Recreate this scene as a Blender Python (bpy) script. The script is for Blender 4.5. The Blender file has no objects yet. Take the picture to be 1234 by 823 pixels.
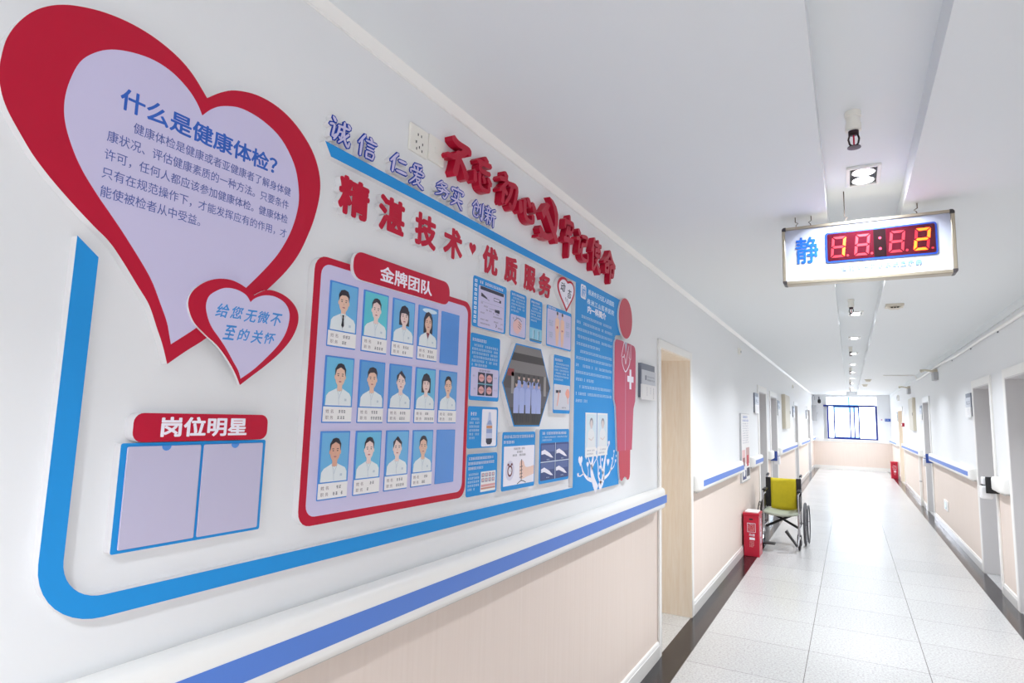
import bpy, bmesh, math, random
from mathutils import Matrix, Vector
scene = bpy.context.scene
COL = scene.collection
random.seed(4)

# ------------------------------------------------------------------ camera, world, exposure
cam_data = bpy.data.cameras.new('camera')
cam = bpy.data.objects.new('camera', cam_data); COL.objects.link(cam)
cam_data.sensor_fit = 'HORIZONTAL'; cam_data.sensor_width = 36.0
cam_data.lens = 36.0 * 732.728 / 1234.0
cam_data.clip_start = 0.02; cam_data.clip_end = 200
_r = Vector((0.875689, 0.482094, 0.027448)); _u = Vector((0.034121, -0.118481, 0.992370)); _f = Vector((-0.481668, 0.868071, 0.120202))
cam.matrix_world = Matrix(((_r.x, _u.x, -_f.x, 0), (_r.y, _u.y, -_f.y, 0), (_r.z, _u.z, -_f.z, 1.5), (0, 0, 0, 1)))
scene.camera = cam

world = bpy.data.worlds.new('sky'); scene.world = world
world.use_nodes = True
wn = world.node_tree.nodes; wn.clear()
wo = wn.new('ShaderNodeOutputWorld'); wb = wn.new('ShaderNodeBackground')
wb.inputs['Color'].default_value = (0.86, 0.93, 1.0, 1); wb.inputs['Strength'].default_value = 4.6
world.node_tree.links.new(wb.outputs[0], wo.inputs[0])

LAMP_W = 30.0           # one pair of downlight bulbs, watts
LAMP_COLOR = (0.93, 0.98, 1.04)
scene.view_settings.view_transform = 'Standard'
scene.view_settings.look = 'None'
scene.view_settings.gamma = 1.0
scene.view_settings.use_curve_mapping = False
scene.view_settings.exposure = 0.44
scene.cycles.use_denoising = True
scene.cycles.max_bounces = 12
scene.cycles.diffuse_bounces = 8
scene.cycles.sample_clamp_indirect = 6.0

# ------------------------------------------------------------------ materials
def lin(h):
    h = h.lstrip('#'); o = []
    for i in (0, 2, 4):
        c = int(h[i:i+2], 16) / 255
        o.append(c / 12.92 if c <= 0.04045 else ((c + 0.055) / 1.055) ** 2.4)
    return (*o, 1)
MATS = {}
def mat(name, col, rough=0.5, metal=0.0, spec=0.5, emit=None, estr=0.0, noise=0.0, nscale=40, bump=0.0, alpha=None):
    if name in MATS: return MATS[name]
    m = bpy.data.materials.new(name); m.use_nodes = True
    nt = m.node_tree; b = nt.nodes['Principled BSDF']
    c = lin(col)
    b.inputs['Base Color'].default_value = c
    b.inputs['Roughness'].default_value = rough; b.inputs['Metallic'].default_value = metal
    b.inputs['Specular IOR Level'].default_value = spec
    if emit:
        b.inputs['Emission Color'].default_value = lin(emit); b.inputs['Emission Strength'].default_value = estr
    if noise or bump:
        tc = nt.nodes.new('ShaderNodeTexCoord'); nz = nt.nodes.new('ShaderNodeTexNoise')
        nz.inputs['Scale'].default_value = nscale; nz.inputs['Detail'].default_value = 4
        nt.links.new(tc.outputs['Object'], nz.inputs['Vector'])
        if noise:
            mx = nt.nodes.new('ShaderNodeMixRGB'); mx.inputs[1].default_value = c
            mx.inputs[2].default_value = (c[0]*(1-noise), c[1]*(1-noise), c[2]*(1-noise), 1)
            nt.links.new(nz.outputs['Fac'], mx.inputs[0]); nt.links.new(mx.outputs[0], b.inputs['Base Color'])
        if bump:
            bp = nt.nodes.new('ShaderNodeBump'); bp.inputs['Strength'].default_value = bump; bp.inputs['Distance'].default_value = 0.002
            nt.links.new(nz.outputs['Fac'], bp.inputs['Height']); nt.links.new(bp.outputs[0], b.inputs['Normal'])
    if alpha is not None:
        b.inputs['Alpha'].default_value = alpha
    MATS[name] = m
    return m

def wall_material():
    """white plaster above the handrail, beige fabric-like wallpaper below it"""
    m = bpy.data.materials.new('two_tone_wall'); m.use_nodes = True
    nt = m.node_tree; N = nt.nodes; Lk = nt.links; b = N['Principled BSDF']
    tc = N.new('ShaderNodeTexCoord'); sp = N.new('ShaderNodeSeparateXYZ'); Lk.new(tc.outputs['Object'], sp.inputs[0])
    gt = N.new('ShaderNodeMath'); gt.operation = 'GREATER_THAN'; gt.inputs[1].default_value = 0.93; Lk.new(sp.outputs['Z'], gt.inputs[0])
    mp = N.new('ShaderNodeMapping'); mp.inputs['Scale'].default_value = (60, 60, 1.5); Lk.new(tc.outputs['Object'], mp.inputs[0])
    nz = N.new('ShaderNodeTexNoise'); nz.inputs['Scale'].default_value = 1.0; nz.inputs['Detail'].default_value = 3; Lk.new(mp.outputs[0], nz.inputs['Vector'])
    bg = N.new('ShaderNodeMixRGB'); bg.inputs[1].default_value = lin('#E9DBD1'); bg.inputs[2].default_value = lin('#E0D0C4'); Lk.new(nz.outputs['Fac'], bg.inputs[0])
    mx = N.new('ShaderNodeMixRGB'); Lk.new(gt.outputs[0], mx.inputs[0]); Lk.new(bg.outputs[0], mx.inputs[1]); mx.inputs[2].default_value = lin('#E9EAEB')
    Lk.new(mx.outputs[0], b.inputs['Base Color'])
    b.inputs['Roughness'].default_value = 0.55
    nb = N.new('ShaderNodeTexNoise'); nb.inputs['Scale'].default_value = 90; Lk.new(tc.outputs['Object'], nb.inputs['Vector'])
    bp = N.new('ShaderNodeBump'); bp.inputs['Strength'].default_value = 0.08; bp.inputs['Distance'].default_value = 0.002
    Lk.new(nb.outputs['Fac'], bp.inputs['Height']); Lk.new(bp.outputs[0], b.inputs['Normal'])
    return m
WALL = wall_material()

def tile_material():
    """pale speckled terrazzo tiles with thin grey joints"""
    m = bpy.data.materials.new('terrazzo_tiles'); m.use_nodes = True
    nt = m.node_tree; N = nt.nodes; Lk = nt.links; b = N['Principled BSDF']
    tc = N.new('ShaderNodeTexCoord'); sp = N.new('ShaderNodeSeparateXYZ'); Lk.new(tc.outputs['Object'], sp.inputs[0])
    def joint(out, origin, pitch, half):
        a = N.new('ShaderNodeMath'); a.operation = 'SUBTRACT'; a.inputs[1].default_value = origin - 50 * pitch; Lk.new(out, a.inputs[0])
        d = N.new('ShaderNodeMath'); d.operation = 'DIVIDE'; d.inputs[1].default_value = pitch; Lk.new(a.outputs[0], d.inputs[0])
        f = N.new('ShaderNodeMath'); f.operation = 'FRACT'; Lk.new(d.outputs[0], f.inputs[0])
        s = N.new('ShaderNodeMath'); s.operation = 'SUBTRACT'; s.inputs[1].default_value = 0.5; Lk.new(f.outputs[0], s.inputs[0])
        ab = N.new('ShaderNodeMath'); ab.operation = 'ABSOLUTE'; Lk.new(s.outputs[0], ab.inputs[0])
        g = N.new('ShaderNodeMath'); g.operation = 'GREATER_THAN'; g.inputs[1].default_value = 0.5 - half / pitch; Lk.new(ab.outputs[0], g.inputs[0])
        fl = N.new('ShaderNodeMath'); fl.operation = 'FLOOR'; Lk.new(d.outputs[0], fl.inputs[0])
        return g.outputs[0], fl.outputs[0]
    jx, ix = joint(sp.outputs['X'], -0.2885, 0.6655, 0.0022)
    jy, iy = joint(sp.outputs['Y'], 4.70, 0.617, 0.0018)
    mxj = N.new('ShaderNodeMath'); mxj.operation = 'MAXIMUM'; Lk.new(jx, mxj.inputs[0]); Lk.new(jy, mxj.inputs[1])
    nz = N.new('ShaderNodeTexNoise'); nz.inputs['Scale'].default_value = 75; nz.inputs['Detail'].default_value = 5; nz.inputs['Roughness'].default_value = 0.75
    Lk.new(tc.outputs['Object'], nz.inputs['Vector'])
    rp = N.new('ShaderNodeValToRGB'); rp.color_ramp.elements[0].position = 0.34; rp.color_ramp.elements[0].color = lin('#A09E9C')
    rp.color_ramp.elements[1].position = 0.56; rp.color_ramp.elements[1].color = lin('#C4C4C3'); Lk.new(nz.outputs['Fac'], rp.inputs[0])
    cv = N.new('ShaderNodeCombineXYZ'); Lk.new(ix, cv.inputs[0]); Lk.new(iy, cv.inputs[1])
    wh = N.new('ShaderNodeTexWhiteNoise'); Lk.new(cv.outputs[0], wh.inputs['Vector'])
    mr = N.new('ShaderNodeMapRange'); mr.inputs['To Min'].default_value = 0.94; mr.inputs['To Max'].default_value = 1.0; Lk.new(wh.outputs['Value'], mr.inputs['Value'])
    ml = N.new('ShaderNodeMixRGB'); ml.blend_type = 'MULTIPLY'; ml.inputs[0].default_value = 1; Lk.new(rp.outputs[0], ml.inputs[1]); Lk.new(mr.outputs[0], ml.inputs[2])
    mx = N.new('ShaderNodeMixRGB'); Lk.new(mxj.outputs[0], mx.inputs[0]); Lk.new(ml.outputs[0], mx.inputs[1]); mx.inputs[2].default_value = lin('#6E6A68')
    Lk.new(mx.outputs[0], b.inputs['Base Color'])
    b.inputs['Roughness'].default_value = 0.24
    b.inputs['Specular IOR Level'].default_value = 0.6
    return m
TILE = tile_material()

def wood_material():
    m = bpy.data.materials.new('pale_wood_veneer'); m.use_nodes = True
    nt = m.node_tree; N = nt.nodes; Lk = nt.links; b = N['Principled BSDF']
    tc = N.new('ShaderNodeTexCoord'); mp = N.new('ShaderNodeMapping'); mp.inputs['Scale'].default_value = (14, 14, 1.2); Lk.new(tc.outputs['Object'], mp.inputs[0])
    nz = N.new('ShaderNodeTexNoise'); nz.inputs['Scale'].default_value = 2.5; nz.inputs['Detail'].default_value = 6; nz.inputs['Distortion'].default_value = 1.2; Lk.new(mp.outputs[0], nz.inputs['Vector'])
    rp = N.new('ShaderNodeValToRGB'); rp.color_ramp.elements[0].position = 0.3; rp.color_ramp.elements[0].color = lin('#EBDCC8')
    rp.color_ramp.elements[1].position = 0.7; rp.color_ramp.elements[1].color = lin('#F3E9DB'); Lk.new(nz.outputs['Fac'], rp.inputs[0])
    Lk.new(rp.outputs[0], b.inputs['Base Color']); b.inputs['Roughness'].default_value = 0.45
    return m
WOOD = wood_material()
CEIL = mat('ceiling_white', '#E7EAEB', 0.6, bump=0.05, nscale=60)
TRIM = mat('trim_white', '#F0EEEA', 0.35)
BASE = mat('baseboard_white_gloss', '#ECEAE6', 0.09)
GRANITE = mat('dark_granite', '#2A2527', 0.17, spec=0.35, noise=0.35, nscale=180)
DOORGREY = mat('door_grey_paint', '#D3D1D1', 0.45)
RAIL = mat('rail_cream', '#F1F0EC', 0.35)
RAILBLUE = mat('rail_blue', '#5580D2', 0.4)
ALU = mat('aluminium', '#C9C8C6', 0.28, metal=0.9)
PVC = mat('foam_board_white', '#E4E2E4', 0.5, spec=0.22)
RED = mat('print_red', '#BE1636', 0.4, spec=0.22)
RED2 = mat('acrylic_red', '#B51434', 0.3, spec=0.22)
LILAC = mat('print_lilac', '#CEC8E6', 0.38, spec=0.22)
BLUE = mat('print_blue', '#2592DA', 0.42, spec=0.22)
DBLUE = mat('ink_blue', '#2A5FBE', 0.5)
BODYBLUE = mat('ink_grey_blue', '#4D5EA6', 0.5)
OUTLINE = mat('outline_blue', '#173FA8', 0.5, spec=0.2)
WHITEINK = mat('ink_white', '#F1EEF8', 0.5)
PALEINK = mat('ink_pale', '#DCE9F6', 0.5)
DARKINK = mat('ink_dark', '#2B2D45', 0.5)
GREYINK = mat('ink_grey', '#8A8EA8', 0.5)
PINKINK = mat('ink_pink', '#E9BFBE', 0.5)
PAPER = mat('paper_white', '#EFEDEC', 0.4)
SLEEVE = mat('sleeve_blue', '#4F8FDB', 0.2)
PLATE = mat('switch_plate', '#ECE9E0', 0.4)
BLACK = mat('black_plastic', '#1B1A1D', 0.4)
DARKGREY = mat('dark_grey', '#5B5B66', 0.45)
MIDGREY = mat('mid_grey', '#B4B4B6', 0.45)

# ------------------------------------------------------------------ mesh helpers
XL, XR = -1.115, 1.19
class Frame:
    def __init__(s, o, u, v, n): s.o, s.u, s.v, s.n = Vector(o), Vector(u), Vector(v), Vector(n)
    def p(s, u, v, d=0.0): return s.o + s.u * u + s.v * v + s.n * d
LW = Frame((XL, 0, 0), (0, 1, 0), (0, 0, 1), (1, 0, 0))     # u = metres down the corridor, v = height, d = off the wall
RW = Frame((XR, 0, 0), (0, -1, 0), (0, 0, 1), (-1, 0, 0))   # u = minus metres down the corridor
def facing(y): return Frame((0, y, 0), (1, 0, 0), (0, 0, 1), (0, -1, 0))   # u = x, faces the near end

WLOC = {}
def register(o, parent, loc=None):
    COL.objects.link(o)
    pl = WLOC[parent.name] if parent else Vector((0, 0, 0))
    if parent: o.parent = parent
    loc = Vector(loc) if loc is not None else pl
    o.location = loc - pl
    WLOC[o.name] = loc
    return o
def tag(o, label=None, cat=None, group=None, kind=None):
    if label: o['label'] = label
    if cat: o['category'] = cat
    if group: o['group'] = group
    if kind: o['kind'] = kind
    return o
def thing(name, label, cat, loc, group=None):
    o = bpy.data.objects.new(name, None); o.empty_display_size = 0.05
    register(o, None, loc); return tag(o, label, cat, group)

class MB:
    def __init__(s): s.v, s.f, s.m, s.mats = [], [], [], []
    def mi(s, m):
        if m not in s.mats: s.mats.append(m)
        return s.mats.index(m)
    def face(s, pts, m):
        b = len(s.v); s.v += [Vector(p) for p in pts]; s.f.append(list(range(b, b + len(pts)))); s.m.append(s.mi(m)); return s
    def faces(s, verts, faces, m):
        b = len(s.v); s.v += [Vector(p) for p in verts]; k = s.mi(m)
        for f in faces: s.f.append([b + i for i in f]); s.m.append(k)
        return s
    def box(s, x0, x1, y0, y1, z0, z1, m):
        V = [(x, y, z) for z in (z0, z1) for y in (y0, y1) for x in (x0, x1)]
        return s.faces(V, [(0, 2, 3, 1), (4, 5, 7, 6), (0, 1, 5, 4), (2, 6, 7, 3), (0, 4, 6, 2), (1, 3, 7, 5)], m)
    def fbox(s, F, u0, u1, v0, v1, d0, d1, m):
        return s.prism(F, [(u0, v0), (u1, v0), (u1, v1), (u0, v1)], d0, d1, m)
    def prism(s, F, pts, d0, d1, m, side=None):
        a = sum(pts[i-1][0]*pts[i][1] - pts[i][0]*pts[i-1][1] for i in range(len(pts)))
        if a < 0: pts = pts[::-1]
        n = len(pts)
        V = [F.p(u, v, d0) for u, v in pts] + [F.p(u, v, d1) for u, v in pts]
        s.faces(V, [list(range(n, 2*n)), list(range(n-1, -1, -1))], m)
        b = len(s.v) - 2*n; k = s.mi(side or m)
        for i in range(n):
            j = (i + 1) % n
            s.f.append([b+i, b+j, b+n+j, b+n+i]); s.m.append(k)
        return s
    def flat(s, F, pts, d, m):
        a = sum(pts[i-1][0]*pts[i][1] - pts[i][0]*pts[i-1][1] for i in range(len(pts)))
        if a < 0: pts = pts[::-1]
        return s.face([F.p(u, v, d) for u, v in pts], m)
    def rect(s, F, u0, u1, v0, v1, d, m): return s.flat(F, [(u0, v0), (u1, v0), (u1, v1), (u0, v1)], d, m)
    def tube(s, pts, r, m, n=8, caps=True, closed=False):
        pts = [Vector(p) for p in pts]; k = len(pts); rr = r if isinstance(r, (list, tuple)) else [r] * k
        rings = []; ref = None
        for i, p in enumerate(pts):
            if closed: t = pts[(i+1) % k] - pts[i-1]
            else: t = pts[min(i+1, k-1)] - pts[max(i-1, 0)]
            t.normalize()
            if ref is None:
                ref = Vector((0, 0, 1)) if abs(t.z) < 0.9 else Vector((1, 0, 0))
            a = (ref - t * ref.dot(t)).normalized(); ref = a; b = t.cross(a)
            rings.append([p + (a * math.cos(2*math.pi*j/n) + b * math.sin(2*math.pi*j/n)) * rr[i] for j in range(n)])
        V = [q for R in rings for q in R]; Fc = []
        for i in range(k if closed else k - 1):
            i2 = (i + 1) % k
            for j in range(n):
                j2 = (j + 1) % n
                Fc.append((i*n + j, i2*n + j, i2*n + j2, i*n + j2)[::-1])
        if caps and not closed: Fc += [list(range(n)), list(range((k-1)*n + n - 1, (k-1)*n - 1, -1))]
        return s.faces(V, Fc, m)
    def lathe(s, c, axis, prof, m, n=20):
        """prof = [(radius, distance along axis)]"""
        c = Vector(c); ax = Vector(axis).normalized(); ref = Vector((0, 0, 1)) if abs(ax.z) < 0.9 else Vector((1, 0, 0))
        a = ref.cross(ax).normalized(); b = ax.cross(a)
        V = []; Fc = []
        for r, h in prof:
            V += [c + ax*h + (a*math.cos(2*math.pi*j/n) + b*math.sin(2*math.pi*j/n))*max(r, 1e-5) for j in range(n)]
        for i in range(len(prof)-1):
            for j in range(n):
                j2 = (j+1) % n
                Fc.append((i*n+j, i*n+j2, (i+1)*n+j2, (i+1)*n+j))
        Fc += [list(range(n-1, -1, -1)), list(range((len(prof)-1)*n, len(prof)*n))]
        return s.faces(V, Fc, m)
    def torus(s, c, axis, R, r, m, n=36, k=8):
        c = Vector(c); ax = Vector(axis).normalized(); ref = Vector((0, 0, 1)) if abs(ax.z) < 0.9 else Vector((1, 0, 0))
        a = ref.cross(ax).normalized(); b = ax.cross(a)
        return s.tube([c + (a*math.cos(2*math.pi*j/n) + b*math.sin(2*math.pi*j/n))*R for j in range(n)], r, m, k, closed=True)
    def build(s, name, parent=None, loc=None, bevel=0.0, smooth=0.6):
        me = bpy.data.meshes.new(name)
        base = Vector(loc) if loc is not None else (WLOC[parent.name] if parent else Vector((0, 0, 0)))
        me.from_pydata([tuple(p - base) for p in s.v], [], s.f)
        for m in s.mats: me.materials.append(m)
        me.polygons.foreach_set('material_index', s.m)
        me.update()
        if smooth:
            me.polygons.foreach_set('use_smooth', [True] * len(me.polygons)); me.set_sharp_from_angle(angle=smooth)
        o = bpy.data.objects.new(name, me); register(o, parent, base)
        if bevel:
            md = o.modifiers.new('bevel', 'BEVEL'); md.width = bevel; md.segments = 2; md.limit_method = 'ANGLE'; md.angle_limit = 0.9
        return o

def rrect(u0, u1, v0, v1, r, n=5, corners=(1, 1, 1, 1)):
    """corners: bottom-left, bottom-right, top-right, top-left"""
    out = []
    for k, (cu, cv, a0) in enumerate(((u0+r, v0+r, 180), (u1-r, v0+r, 270), (u1-r, v1-r, 0), (u0+r, v1-r, 90))):
        if corners[k]:
            for i in range(n+1):
                a = math.radians(a0 + 90*i/n); out.append((cu + r*math.cos(a), cv + r*math.sin(a)))
        else: out.append(((u0, v0), (u1, v0), (u1, v1), (u0, v1))[k])
    return out
def ell(cu, cv, ru, rv, n=20, a0=0, a1=360):
    full = abs(a1 - a0) >= 360
    return [(cu + ru*math.cos(math.radians(a0 + (a1-a0)*i/(n if full else n-1))), cv + rv*math.sin(math.radians(a0 + (a1-a0)*i/(n if full else n-1)))) for i in range(n)]
def spline(pts, sharp=(), sub=4):
    n = len(pts); out = []
    for i in range(n):
        p1, p2 = pts[i], pts[(i+1) % n]
        p0 = pts[i-1] if i not in sharp else p1
        p3 = pts[(i+2) % n] if ((i+1) % n) not in sharp else p2
        for k in range(sub):
            t = k/sub
            out.append(tuple(0.5*((2*b) + (-a+c)*t + (2*a-5*b+4*c-d)*t*t + (-a+3*b-3*c+d)*t**3) for a, b, c, d in zip(p0, p1, p2, p3)))
    return out
def stroke2d(mb, F, pts, w0, w1, d, m):
    n = len(pts)
    L, R = [], []
    for i in range(n):
        a = pts[max(i-1, 0)]; b = pts[min(i+1, n-1)]
        dx, dy = b[0]-a[0], b[1]-a[1]; l = math.hypot(dx, dy) or 1
        w = (w0 + (w1-w0)*i/(n-1))/2
        L.append((pts[i][0]-dy/l*w, pts[i][1]+dx/l*w)); R.append((pts[i][0]+dy/l*w, pts[i][1]-dx/l*w))
    for i in range(n-1): mb.flat(F, [L[i], L[i+1], R[i+1], R[i]], d, m)
def heart2d(cu, cv, w, h, n=28):
    out = []
    for i in range(n):
        t = 2*math.pi*i/n
        out.append((cu + w/2*math.sin(t)**3, cv + h/2*(13*math.cos(t)-5*math.cos(2*t)-2*math.cos(3*t)-math.cos(4*t))/14.5))
    return out

def glyph_mesh(s, weight=0.0, shear=0.0, spacing=1.0, res=3):
    cu = bpy.data.curves.new('txt', 'FONT'); cu.body = s; cu.size = 1; cu.offset = weight; cu.shear = shear
    cu.space_character = spacing; cu.resolution_u = res; cu.extrude = 0.5; cu.fill_mode = 'BOTH'
    ob = bpy.data.objects.new('txt', cu); COL.objects.link(ob)
    dg = bpy.context.evaluated_depsgraph_get(); dg.update()
    me = bpy.data.meshes.new_from_object(ob.evaluated_get(dg))
    V = [tuple(v.co) for v in me.vertices]; Fc = [tuple(p.vertices) for p in me.polygons]
    bpy.data.objects.remove(ob); bpy.data.curves.remove(cu); bpy.data.meshes.remove(me)
    return V, Fc
def text(mb, F, s, u0, u1, v0, v1, d0, d1, m, weight=0.0, shear=0.0, spacing=1.0, warp=0.0, kernel=8):
    """writes s so that its ink fills the rectangle u0..u1, v0..v1 between depths d0 and d1;
    a bold weight is the union of slightly shifted copies of the strokes"""
    V, Fc = glyph_mesh(s, 0.0, shear, spacing)
    x0 = min(v[0] for v in V) - weight; x1 = max(v[0] for v in V) + weight; y0 = min(v[1] for v in V) - weight; y1 = max(v[1] for v in V) + weight
    sh = [(0, 0)]
    if weight > 0.006:
        sh = [(0, 0)] if weight > 0.04 else []
        for k in range(kernel):
            a = 2*math.pi*(k+0.5)/kernel; q = 1.0 if kernel > 8 else 1.0/max(abs(math.cos(a)), abs(math.sin(a)))
            sh.append((math.cos(a)*weight*q, math.sin(a)*weight*q))
        if weight > 0.05: sh += [(a*0.5, b*0.5) for a, b in sh[1:]]
    for i, (dx, dy) in enumerate(sh):
        f_ = 1 - 0.013*i; dx *= f_; dy *= f_; W = []; top = d1 - i*2e-5*(1 if d1 > d0 else -1)
        for x, y, z in V:
            a = (x+dx-x0)/(x1-x0); b = (y+dy-y0)/(y1-y0)
            if warp:
                b2 = b + warp*(0.5-b)*math.sin(a*math.pi)*0.5; a2 = a + warp*0.35*(b-0.5); a, b = a2, b2
            W.append(F.p(u0 + a*(u1-u0), v0 + b*(v1-v0), d0 + (z+0.5)*(top-d0)))
        mb.faces(W, Fc, m)
    return mb
def micro(mb, F, u0, u1, v, h, d, m, gap=0.15, seed=0):
    """a line of print too small to read: rows of tiny strokes"""
    rnd = random.Random(seed + int(u0*977) + int(v*3331)); u = u0
    while u + h*0.8 <= u1 + 1e-6:
        w = h*0.86
        if rnd.random() > 0.06:
            for k in range(3):
                y = v + h*(0.08 + 0.34*k); a = rnd.uniform(0, 0.25)*w
                mb.rect(F, u + a, u + w - rnd.uniform(0, 0.2)*w, y, y + h*0.15, d, m)
            x = u + w*rnd.choice((0.2, 0.45, 0.7)); mb.rect(F, x, x + w*0.16, v, v + h, d, m)
        u += h*(1 + gap)

# ------------------------------------------------------------------ room shell
Y0, Y1, ZC = -3.5, 23.65, 2.5
def struct(name, mb, label=None, bevel=0.0):
    o = mb.build(name, None, bevel=bevel); tag(o, label, None, None, 'structure'); return o

# doorways: (outer near y, outer far y, outer top, frame width, reveal material)
LEFT_DOORS = [(4.02, 5.01, 2.04, 0.055, WOOD), (9.10, 10.10, 2.015, 0.085, DOORGREY), (10.55, 11.62, 2.0, 0.075, DOORGREY), (15.42, 16.55, 1.995, 0.08, DOORGREY), (20.3, 21.85, 2.005, 0.08, DOORGREY)]
RIGHT_DOORS = [(5.62, 6.70, 2.01, 0.075, DOORGREY), (7.24, 8.25, 2.005, 0.075, DOORGREY), (12.38, 13.47, 2.015, 0.085, DOORGREY), (18.4, 20.05, 1.985, 0.08, WOOD)]
def side_wall(name, xin, sgn, doors):
    mb = MB(); xo = xin + sgn*0.34; xa, xb = min(xin, xo), max(xin, xo); y = Y0
    for a, b, zt, fw, rm in doors:
        mb.box(xa, xb, y, a + fw, 0, ZC + 0.15, WALL)
        mb.box(xa, xb, a + fw, b - fw, zt - fw, ZC + 0.15, WALL); y = b - fw
    mb.box(xa, xb, y, Y1 + 0.2, 0, ZC + 0.15, WALL)
    return struct(name, mb, 'white corridor wall with beige lower half')
side_wall('wall_left', XL, -1, LEFT_DOORS)
side_wall('wall_right', XR, 1, RIGHT_DOORS)
WX0, WX1, WZ0, WZ1 = -0.78, 0.81, 1.0, 2.42
mb = MB()
mb.box(XL, WX0, Y1, Y1+0.2, 0, ZC+0.15, WALL); mb.box(WX1, XR, Y1, Y1+0.2, 0, ZC+0.15, WALL)
mb.box(WX0, WX1, Y1, Y1+0.2, 0, WZ0, WALL); mb.box(WX0, WX1, Y1, Y1+0.2, WZ1, ZC+0.15, WALL)
struct('wall_end', mb, 'far end wall with window, beige below the sill')
struct('wall_back', MB().box(XL-0.34, XR+0.34, Y0-0.2, Y0, 0, ZC+0.15, WALL))
mb = MB(); mb.box(XL-0.36, -0.955, Y0, Y1, -0.1, -0.0005, TILE); mb.box(-0.955, 1.04, Y0, Y1, -0.1, 0, TILE); mb.box(1.04, XR+0.36, Y0, Y1, -0.1, -0.0005, TILE)
struct('floor', mb, 'pale speckled tile floor')
struct('trim_1', MB().box(XL, -0.955, Y0, Y1, -0.05, 0.0, GRANITE), 'dark granite border along the left wall')
struct('trim_2', MB().box(1.04, XR, Y0, Y1, -0.05, 0.0, GRANITE), 'dark granite border along the right wall')
mb = MB(); mb.box(XL-0.36, -0.06, Y0, Y1+0.2, ZC, ZC+0.2, CEIL); mb.box(0.25, XR+0.36, Y0, Y1+0.2, ZC, ZC+0.2, CEIL); mb.box(-0.06, 0.25, Y0, Y1+0.2, ZC+0.1, ZC+0.2, CEIL)
struct('ceiling', mb, 'white ceiling with a recessed strip for the lamps')
struct('trim_3', MB().prism(Frame((0, Y0, 0), (1, 0, 0), (0, 0, 1), (0, 1, 0)), [(XL, 2.475), (XL+0.008, 2.475), (XL+0.028, ZC), (XL, ZC)], 0, Y1-Y0, TRIM))
struct('trim_4', MB().box(XR-0.012, XR, Y0, Y1, 2.43, ZC, CEIL))
def baseboard(name, x, sgn, doors):
    mb = MB(); y = Y0; segs = []
    for a, b, zt, fw, rm in doors: segs.append((y, a)); y = b
    segs.append((y, Y1))
    F = Frame((x, 0, 0), (-sgn, 0, 0), (0, 0, 1), (0, 1, 0))
    for a, b in segs: mb.prism(F, [(0, 0), (0.014, 0), (0.014, 0.078), (0.011, 0.082), (0.011, 0.09), (0.007, 0.1), (0, 0.102)], a, b, BASE)
    struct(name, mb, 'white moulded skirting board')
baseboard('baseboard_left', XL, -1, LEFT_DOORS); baseboard('baseboard_right', XR, 1, RIGHT_DOORS)
struct('baseboard_end', MB().box(XL+0.014, XR-0.014, Y1-0.014, Y1, 0, 0.11, BASE))
struct('trim_5', MB().box(XL, XR, Y1-0.012, Y1, 0.905, 0.935, TRIM), 'thin rail between beige and white on the end wall')

def doorway(name, xin, sgn, spec, label):
    a, b, zt, fw, rm = spec
    o = bpy.data.objects.new(name, None); register(o, None, (xin, (a+b)/2, 0)); tag(o, label, None, None, 'structure')
    def bx(x0, x1, *r): return (min(x0, x1), max(x0, x1), *r)
    f = MB(); xf = xin - sgn*0.014
    f.box(*bx(xf, xin, a, a+fw, 0, zt), TRIM); f.box(*bx(xf, xin, b-fw, b, 0, zt), TRIM); f.box(*bx(xf, xin, a+fw, b-fw, zt-fw, zt), TRIM)
    f.build('door_frame', o, bevel=0.003)
    r = MB(); xd = xin + sgn*0.30
    r.box(*bx(xf+sgn*0.004, xd, a+fw, a+fw+0.012, 0, zt-fw), rm); r.box(*bx(xf+sgn*0.004, xd, b-fw-0.012, b-fw, 0, zt-fw), rm); r.box(*bx(xf+sgn*0.004, xd, a+fw+0.012, b-fw-0.012, zt-fw-0.012, zt-fw), rm)
    r.build('door_reveal', o)
    l = MB(); l.box(*bx(xin+sgn*0.27, xin+sgn*0.31, a+fw+0.012, b-fw-0.012, 0.004, zt-fw-0.012), rm)
    lf = l.build('door_leaf', o)
    h = MB(); hx = xin + sgn*0.27
    h.lathe((hx, a+fw+0.09, 0.95), (-sgn, 0, 0), [(0.024, 0), (0.024, 0.01), (0.009, 0.012), (0.009, 0.045)], ALU, 14)
    h.tube([(hx-sgn*0.045, a+fw+0.085, 0.95), (hx-sgn*0.045, a+fw+0.2, 0.95)], 0.009, ALU)
    h.build('door_handle', lf)
for i, s in enumerate(LEFT_DOORS): doorway('door_%d' % (i+1), XL, -1, s, ['doorway lined in pale wood on the left wall', 'grey doorway on the left wall, nearer of the close pair', 'grey doorway on the left wall, farther of the close pair', 'grey doorway on the left wall past the beige box', 'last doorway on the left wall'][i])
for i, s in enumerate(RIGHT_DOORS): doorway('door_%d' % (i+6), XR, 1, s, ['grey doorway cut by the right edge of the view', 'grey doorway on the right wall beside the short rail', 'grey doorway halfway down the right wall', 'last doorway on the right wall, pale wood'][i])

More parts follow.
